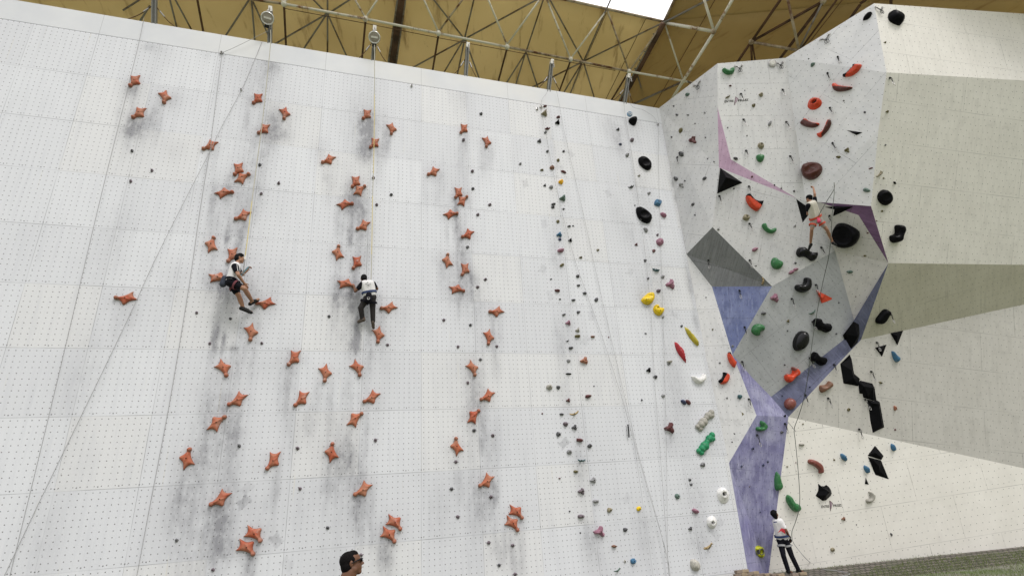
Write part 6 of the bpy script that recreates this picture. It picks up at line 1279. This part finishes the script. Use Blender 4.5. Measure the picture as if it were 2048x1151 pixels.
def harness(J, body, mat, S=1., legmat=None, extra=.118, up_=.13):
    mh = (J['hipL'] + J['hipR']) / 2; ms = (J['shL'] + J['shR']) / 2; ax = nrm(ms - mh); u = nrm(J['hipR'] - J['hipL']); u = nrm(u - ax * (u @ ax)); v = np.cross(ax, u); hw = np.linalg.norm(J['hipR'] - J['hipL']) / 2
    band(mh + ax * up_ * S, ax, (hw + extra) * S, (extra + .005) * S, u, v, .028, mat, body)
    for s_ in 'LR':
        d = nrm(J['kn' + s_] - J['hip' + s_]); c = J['hip' + s_] + d * .15 * S; a = nrm(np.cross(d, [.2, .3, 1.])); band(c, d, .104 * S, .104 * S, a, np.cross(d, a), .024, legmat or mat, body, 'leg_loop')
    for sg in (-1, 1):
        p0 = mh + ax * .12 * S + u * sg * .05 - v * .12 * S * np.sign(v @ (np.array(mh) - CAM)) * 1.0
    return mh, ax, u, v
W = wallp
# --- climber seated in the harness, turned to the right (left lane)
J1 = dict(head=W(479.5, 517, .50), neck=W(474.5, 528, .52), shL=W(470, 533, .68), shR=W(472, 533.5, .36), elL=W(476.5, 549.5, .78), wrL=W(488.5, 566.5, .62), hdL=W(493, 574, .57), elR=W(484, 549, .30), wrR=W(494, 541, .30), hdR=W(497, 536, .30),
          hipL=W(461, 564, .60), hipR=W(463, 565, .38), knL=W(489, 577, .66), anL=W(505, 603, .20), toL=W(517, 598, .12), knR=W(478, 592, .36), anR=W(486.5, 616, .30), toR=W(503, 624, .26))
b1, P1, f1 = build_person('climber in white shirt and black shorts sitting in the harness in the left lane', J1, dict(face=XAX * .95 + np.array([0, .25, .05]), headup=np.array([0, -.05, 1.]), skin=M_skin2, shirt=M_cwhite, sleevemat=M_cblack, pants=M_cblack, shoe=M_shoe, hair='tousled', palmL=-NW, palmR=XAX, curlL=.35, curlR=.9, short=.66, soleL=nrm(np.array([-.4, .6, -.6])), soleR=np.array([0, -.6, -.8]), s=1.03, hem=.90, tw=1.05))
mh1 = (J1['hipL'] + J1['hipR']) / 2; harness(J1, b1, M_cblack, 1.03, simple('maroon_webbing', (.16, .045, .055), .8), .118, .05)
cb = empty('chalk_bag', W(447, 562, .55), 'dark grey chalk bag hanging behind the seated climber', 'chalk bag')
skin('pouch', [cap_geo(W(449, 556, .56), W(446, 568, .55), .068, .078)], simple('slate_pouch', (.05, .055, .075), .8), cb, .01); mesh('cord', *tube_geo([W(452, 552, .56), W(449, 556, .56), W(443, 572, .52), W(441, 576, .5)], .007, 5), M_sling, cb)
lc = empty('lanyard', W(489, 515, .52), 'steel carabiner and grey lanyard above the seated climber\'s lap', 'lanyard')
mesh('swivel', *tube_geo([W(490, 512, .52), W(489.6, 519, .52)], .02, 6), M_white, lc); mesh('strap', *tube_geo([W(489.5, 519, .52), W(487, 541, .5), W(481, 552, .46)], .016, 6), M_rope, lc)
mesh('sling', *tube_geo([W(481, 551, .48), W(497, 533.5, .42)], .02, 6), simple('teal_webbing', (.12, .22, .25), .8), lc); g = tube_geo([W(484, 549, .5) + XAX * math.cos(a) * .07 + VW * math.sin(a) * .035 for a in np.linspace(0, 6.28, 12, endpoint=False)], .009, 6, True); mesh('carabiner', *g, M_steel, lc)
mesh('shirt_stripe', *tube_geo([W(474, 527, .79), W(474.5, 534, .80), W(476, 541.5, .82)], .007, 5), M_cwhite, b1)
# --- climber facing the wall (middle lane)
J2 = dict(head=W(727.5, 558, .30), neck=W(731, 564, .36), shL=W(724.5, 568.5, .40), shR=W(746, 568, .36), elL=W(710.5, 582, .36), wrL=W(708.5, 573, .16), hdL=W(706.5, 568.5, .08), elR=W(754, 577, .30), wrR=W(748, 574, .12), hdR=W(744, 570, .05),
          hipL=W(735.5, 594, .34), hipR=W(744.5, 594, .34), knL=W(721.5, 615, .30), anL=W(725, 637.5, .20), toL=W(717, 642, .12), knR=W(745.5, 616.5, .26), anR=W(746, 644, .16), toR=W(747, 654, .08))
b2, P2_, f2 = build_person('climber in white shirt and dark trousers gripping a star hold with the left hand', J2, dict(face=-NW * .9 - XAX * .15 + np.array([0, 0, -.15]), headup=np.array([0, -.1, 1.]), skin=M_skin, shirt=M_cwhite, sleevemat=M_cblack, pants=M_jean, shoe=M_shoeb, long=1, flare=.008, hair='short', palmL=XAX * -.5 - NW, palmR=-NW, curlL=.9, curlR=.9, s=1.0, hem=.80, tw=1.05))
harness(J2, b2, M_bluew, 1.0, M_cblack, .125)
cb2 = empty('chalk_bag', W(737.5, 596, .52), 'black round chalk bag at the back of the climber in dark trousers', 'chalk bag'); skin('pouch', [cap_geo(W(737.5, 589, .50), W(737.5, 599, .50), .075, .085)], M_cblack, cb2, .01)
g = tube_geo([W(737, 596, .60) + XAX * math.cos(a) * .032 + VW * math.sin(a) * .032 for a in np.linspace(0, 6.28, 14, endpoint=False)], .007, 6, True); mesh('ring', *g, M_steel, cb2)
def back_print(P3, mat, parent):
    for pts in P3: mesh('shirt_print', *tube_geo(pts, .006, 4), mat, parent)
back_print([[W(731, 566.5, .505), W(739, 571.5, .525)], [W(742, 566.5, .50), W(735, 570, .525)], [W(733.5, 564.4, .50), W(736.5, 564.4, .505)]], simple('grey_print', (.12, .12, .13), .8), b2)
# --- lead climber in red harness on the overhang
K = lambda x, y, d: off(x, y, 0) * 0 + atY(x, y, d)
def yy(x, y, d): M, loc, nn, ex, ey = frame_at(x, y); return np.array(loc) + np.array([0, -1., -.25]) * d
y0 = 10.3
J3 = dict(head=atY(1618, 397, 9.75), neck=atY(1622.5, 405, 9.70), shL=atY(1616.5, 411, 9.62), shR=atY(1629.5, 405, 9.62), elR=atY(1629.5, 388, 9.50), wrR=atY(1626.5, 374.5, 9.62), hdR=atY(1623, 370, 9.72), elL=atY(1615.5, 428, 9.85), wrL=atY(1620, 422, 10.15), hdL=atY(1623, 416, 10.28),
          hipL=atY(1627, 441.5, 9.85), hipR=atY(1638.5, 440.5, 9.85), knL=atY(1623.5, 459, 9.95), anL=atY(1621, 488, 10.35), toL=atY(1617, 498, 10.55), knR=atY(1653.5, 458.5, 9.85), anR=atY(1665, 484, 10.1), toR=atY(1672, 489, 10.25))
b3, P3_, f3 = build_person('climber in cream shirt, grey shorts and red harness stretching up with one arm', J3, dict(face=np.array([-.15, 1., .35]), headup=np.array([0, -.2, 1.]), skin=M_skin2, shirt=M_cream, sleevemat=M_cblack, pants=M_greyc, shoe=M_shoe, hair='short', palmL=np.array([0, 1., 0]), palmR=np.array([0, 1., .1]), curlL=.8, curlR=.8, s=.86, hem=.80, short=.60))
harness(J3, b3, M_org, .86, M_org, .13)
cb3 = empty('chalk_bag', atY(1637.5, 441, 9.6), 'bright pink chalk bag on the red harness of the lead climber', 'chalk bag'); skin('pouch', [cap_geo(atY(1637, 438, 9.62), atY(1638, 442.5, 9.62), .045, .052)], M_pink, cb3, .01)
M_cap = simple('black_cap_cloth', (.006, .006, .007), .85)
fm = b3; fr_ = f3
skin('cap', [ell_geo(P3_(-.012, 0, .05), fr_, (.098, .085, .075))], M_cap, b3, .009)
# ropes of the lead climber and his belayer
anyrope([ANC, atY(1668, 378, 9.2), atY(1655, 400, 9.35), atY(1643, 420, 9.5), atY(1636, 434, 9.72)], .010, 'dark rope from the high quickdraw slanting down to the lead climber', M_rope2)
# --- belayer looking up on the ground
BY = atZ(1590, 1146, 0)[1] - .12
z_ = lambda x, y, d=0.: atY(x, y, BY + d)
J4 = dict(head=z_(1549.5, 1027, -.10), neck=z_(1552.5, 1037.5, -.08), shL=z_(1549, 1043, -.02), shR=z_(1563, 1043, -.14), elR=z_(1573, 1061.5, -.22), wrR=z_(1579, 1073, -.12), hdR=z_(1581.5, 1079, -.08), elL=z_(1555, 1062, .22), wrL=z_(1570, 1066, .25), hdL=z_(1577, 1067, .22),
          hipL=z_(1560.5, 1079.5, .04), hipR=z_(1571.5, 1079.5, -.04), knL=z_(1567, 1111, .0), anL=z_(1576.5, 1140, .02), toL=z_(1584, 1144, -.10), knR=z_(1583.5, 1111, -.05), anR=z_(1597, 1139, -.05), toR=z_(1606, 1142.5, -.16))
b4, P4, f4 = build_person('belayer in white shirt, black trousers and cap looking up at the foot of the wall', J4, dict(face=np.array([.75, .25, .62]), headup=np.array([-.65, -.1, .8]), skin=M_skin, shirt=M_cwhite, pants=M_cblack, shoe=M_shoe, long=1, flare=.012, hair='long', palmL=np.array([0, 1., 0]), palmR=np.array([-1., .3, 0]), curlL=.8, curlR=.9, s=.93, hem=.84, sleeve=.62, tw=1.05))
fr_ = f4; skin('cap', [ell_geo(P4(-.018, 0, .052), fr_, (.104, .09, .08)), cap_geo(P4(-.09, -.04, .01), P4(-.09, .04, .01), .022, .022)], M_cap, b4, .008)
for sg in (-1, 1): mesh('lens', *ell_geo(P4(.085, sg * .033, .018), fr_, (.012, .028, .02)), M_glass, b4, smooth=True)
mesh('sunglasses_arm', *tube_geo([P4(.08, .06, .02), P4(-.01, .083, .012)], .005, 5), M_glass, b4); mesh('sunglasses_arm', *tube_geo([P4(.08, -.06, .02), P4(-.01, -.083, .012)], .005, 5), M_glass, b4)
harness(J4, b4, M_bluew, .93, M_greyw, .128)
skin('glove', hand_geos(J4['wrR'], J4['hdR'] - J4['wrR'], np.array([-1., .3, 0]), .95, 1.25) + [cap_geo(lerp(J4['wrR'], J4['elR'], .12), J4['wrR'], .036, .04)], M_cblack, b4, .008)
rp1 = lerp(J4['shR'], J4['hipR'], .62) + np.array([.02, -.118, 0])
def on_shirt(x, y, d): return z_(x, y, d)
V_ = [on_shirt(1563, 1055, -.245), on_shirt(1569, 1057, -.255), on_shirt(1571, 1066.5, -.25), on_shirt(1562, 1060.5, -.25), on_shirt(1555.5, 1064.5, -.235)]
pr = mesh('shirt_patch', V_, [(0, 3, 4), (0, 1, 3), (1, 2, 3)], M_redc, b4); sw = pr.modifiers.new('Solidify', 'SOLIDIFY'); sw.thickness = .012; sw.offset = 1
mesh('shirt_print', *box_geo(z_(1550.5, 1043, -.20), XAX, [0, 1., 0], nrm(np.array([-.25, -.1, 1.])), .11, .006, .03), M_navy, b4)
dv = empty('belay_device', z_(1577, 1072, -.12), 'small steel belay device at the gloved hand of the belayer', 'belay device'); mesh('plate', *box_geo(z_(1577, 1073, -.14), XAX, [0, 1, 0], [0, 0, 1], .05, .03, .08), M_steel, dv)
g = tube_geo([z_(1575.5, 1075, -.15) + XAX * math.cos(a) * .03 + np.array([0, 0, 1]) * math.sin(a) * .05 for a in np.linspace(0, 6.28, 12, endpoint=False)], .008, 6, True); mesh('carabiner', *g, M_steel, dv)
HB = J4['hdR'] + np.array([0, -.05, .0])
RP_ = [(1668.5, 385, 9.2), (1666, 410, 9.2), (1663.5, 440, 9.3), (1661.5, 480, 9.5), (1657, 515, 9.9), (1649, 550, 10.4), (1640.5, 590, 10.7), (1633, 630, 11.0), (1626.5, 670, 11.2), (1621, 710, 11.4), (1617, 745, 11.6), (1608, 795, 12.2), (1597, 832, 12.7), (1588.5, 857, 12.95), (1590.5, 880, 13.0), (1595, 925, 13.1), (1598.5, 970, 13.2), (1599.5, 1000, 13.2), (1597, 1022, 13.3)]
anyrope([ANC] + [atY(*q) for q in RP_] + [z_(1590.5, 1044, -.1), z_(1584, 1062, -.1), HB], .009, 'dark belay rope from the high quickdraw down past the overhang to the belayer', M_rope2)
anyrope([HB, z_(1592, 1092, -.1), z_(1612, 1116, -.05), onbank(1630, 1131) + (0, 0, .01), onbank(1646, 1138) + (0, 0, .01), onbank(1672, 1141) + (0, 0, .01), onbank(1700, 1148) + (0, 0, .01), onbank(1660, 1155) + (0, 0, .01)], .009, 'slack end of the belay rope running from the gloved hand to the ground')
anyrope([off(1571, 840, .05), off(1578, 850, .1), off(1586, 862, .14)], .008, 'short cord from the violet facet to the belay rope')
# --- man standing close to the camera, only his head is in the frame
DY = 5.35
q_ = lambda x, y, d=0.: atY(x, y, DY + d)
hc_ = q_(704, 1126)
upv = np.array([0, 0, 1.]); b0 = hc_ + np.array([-.035, 0, -.17]); gz = hc_[2] - GZ
J5 = dict(head=hc_, neck=hc_ + np.array([-.05, 0, -.165]), shL=hc_ + np.array([-.07, -.19, -.235]), shR=hc_ + np.array([-.05, .19, -.235]))
for s_, sy in (('L', -1), ('R', 1)):
    k = (gz - .0) / 1.42
    J5['el' + s_] = hc_ + np.array([-.10, sy * .25, -.52]); J5['wr' + s_] = hc_ + np.array([-.02, sy * .24, -.76]); J5['hd' + s_] = hc_ + np.array([.01, sy * .23, -.85])
    J5['hip' + s_] = hc_ + np.array([-.07, sy * .09, -.76]); J5['kn' + s_] = np.array([hc_[0] - .03, hc_[1] + sy * .11, GZ + gz * .30]); J5['an' + s_] = np.array([hc_[0] - .09, hc_[1] + sy * .12, GZ + .085]); J5['to' + s_] = np.array([hc_[0] + .06, hc_[1] + sy * .13, GZ + .05])
b5, P5, f5 = build_person('man with cropped black hair and dark glasses in profile at the bottom edge', J5, dict(face=np.array([1., .08, .16]), hs=.86, nr=.062, noeyes=1, headup=upv, skin=M_skin, shirt=simple('dark_blue_shirt_cloth', (.03, .035, .07), .85), pants=M_jean, shoe=M_shoe, long=1, hair='none', palmL=XAX * -.3 + np.array([0, 1, 0]), palmR=np.array([0, -1., 0]), curlL=.35, curlR=.35, vox=.005, hem=.9))
fr_ = f5
for ch in list(b5.children):
    if ch.name.startswith('hair'): bpy.data.objects.remove(ch)
skin('hair', [ell_geo(P5(-.030, 0, .040), fr_, (0.0791, 0.0701, 0.0714)), ell_geo(P5(-.048, 0, -.010), fr_, (0.0568, 0.0684, 0.0731)), ell_geo(P5(.010, 0, .070), fr_, (0.0533, 0.0516, 0.0456)), ell_geo(P5(.0, 0, .035), fr_, (0.0473, 0.0692, 0.0473))], simple('cropped_hair', (.004, .003, .003), .75, 0, .5, .8, 160.), b5, .005, 1)
for sg in (-1, 1):
    mesh('lens', *ell_geo(P5(.094, sg * .036, .014), (nrm(fr_[0] + fr_[1] * sg * .25), fr_[1], fr_[2]), (.009, .030, .018)), M_glass, b5, smooth=True)
    mesh('glasses_arm', *tube_geo([P5(.093, sg * .062, .024), P5(.05, sg * .079, .018), P5(-.012, sg * .087, .006)], [.009, .006, .004], 6), M_glass, b5)
mesh('glasses_bridge', *tube_geo([P5(.104, -.015, .02), P5(.110, 0, .022), P5(.104, .015, .02)], .004, 5), M_glass, b5)
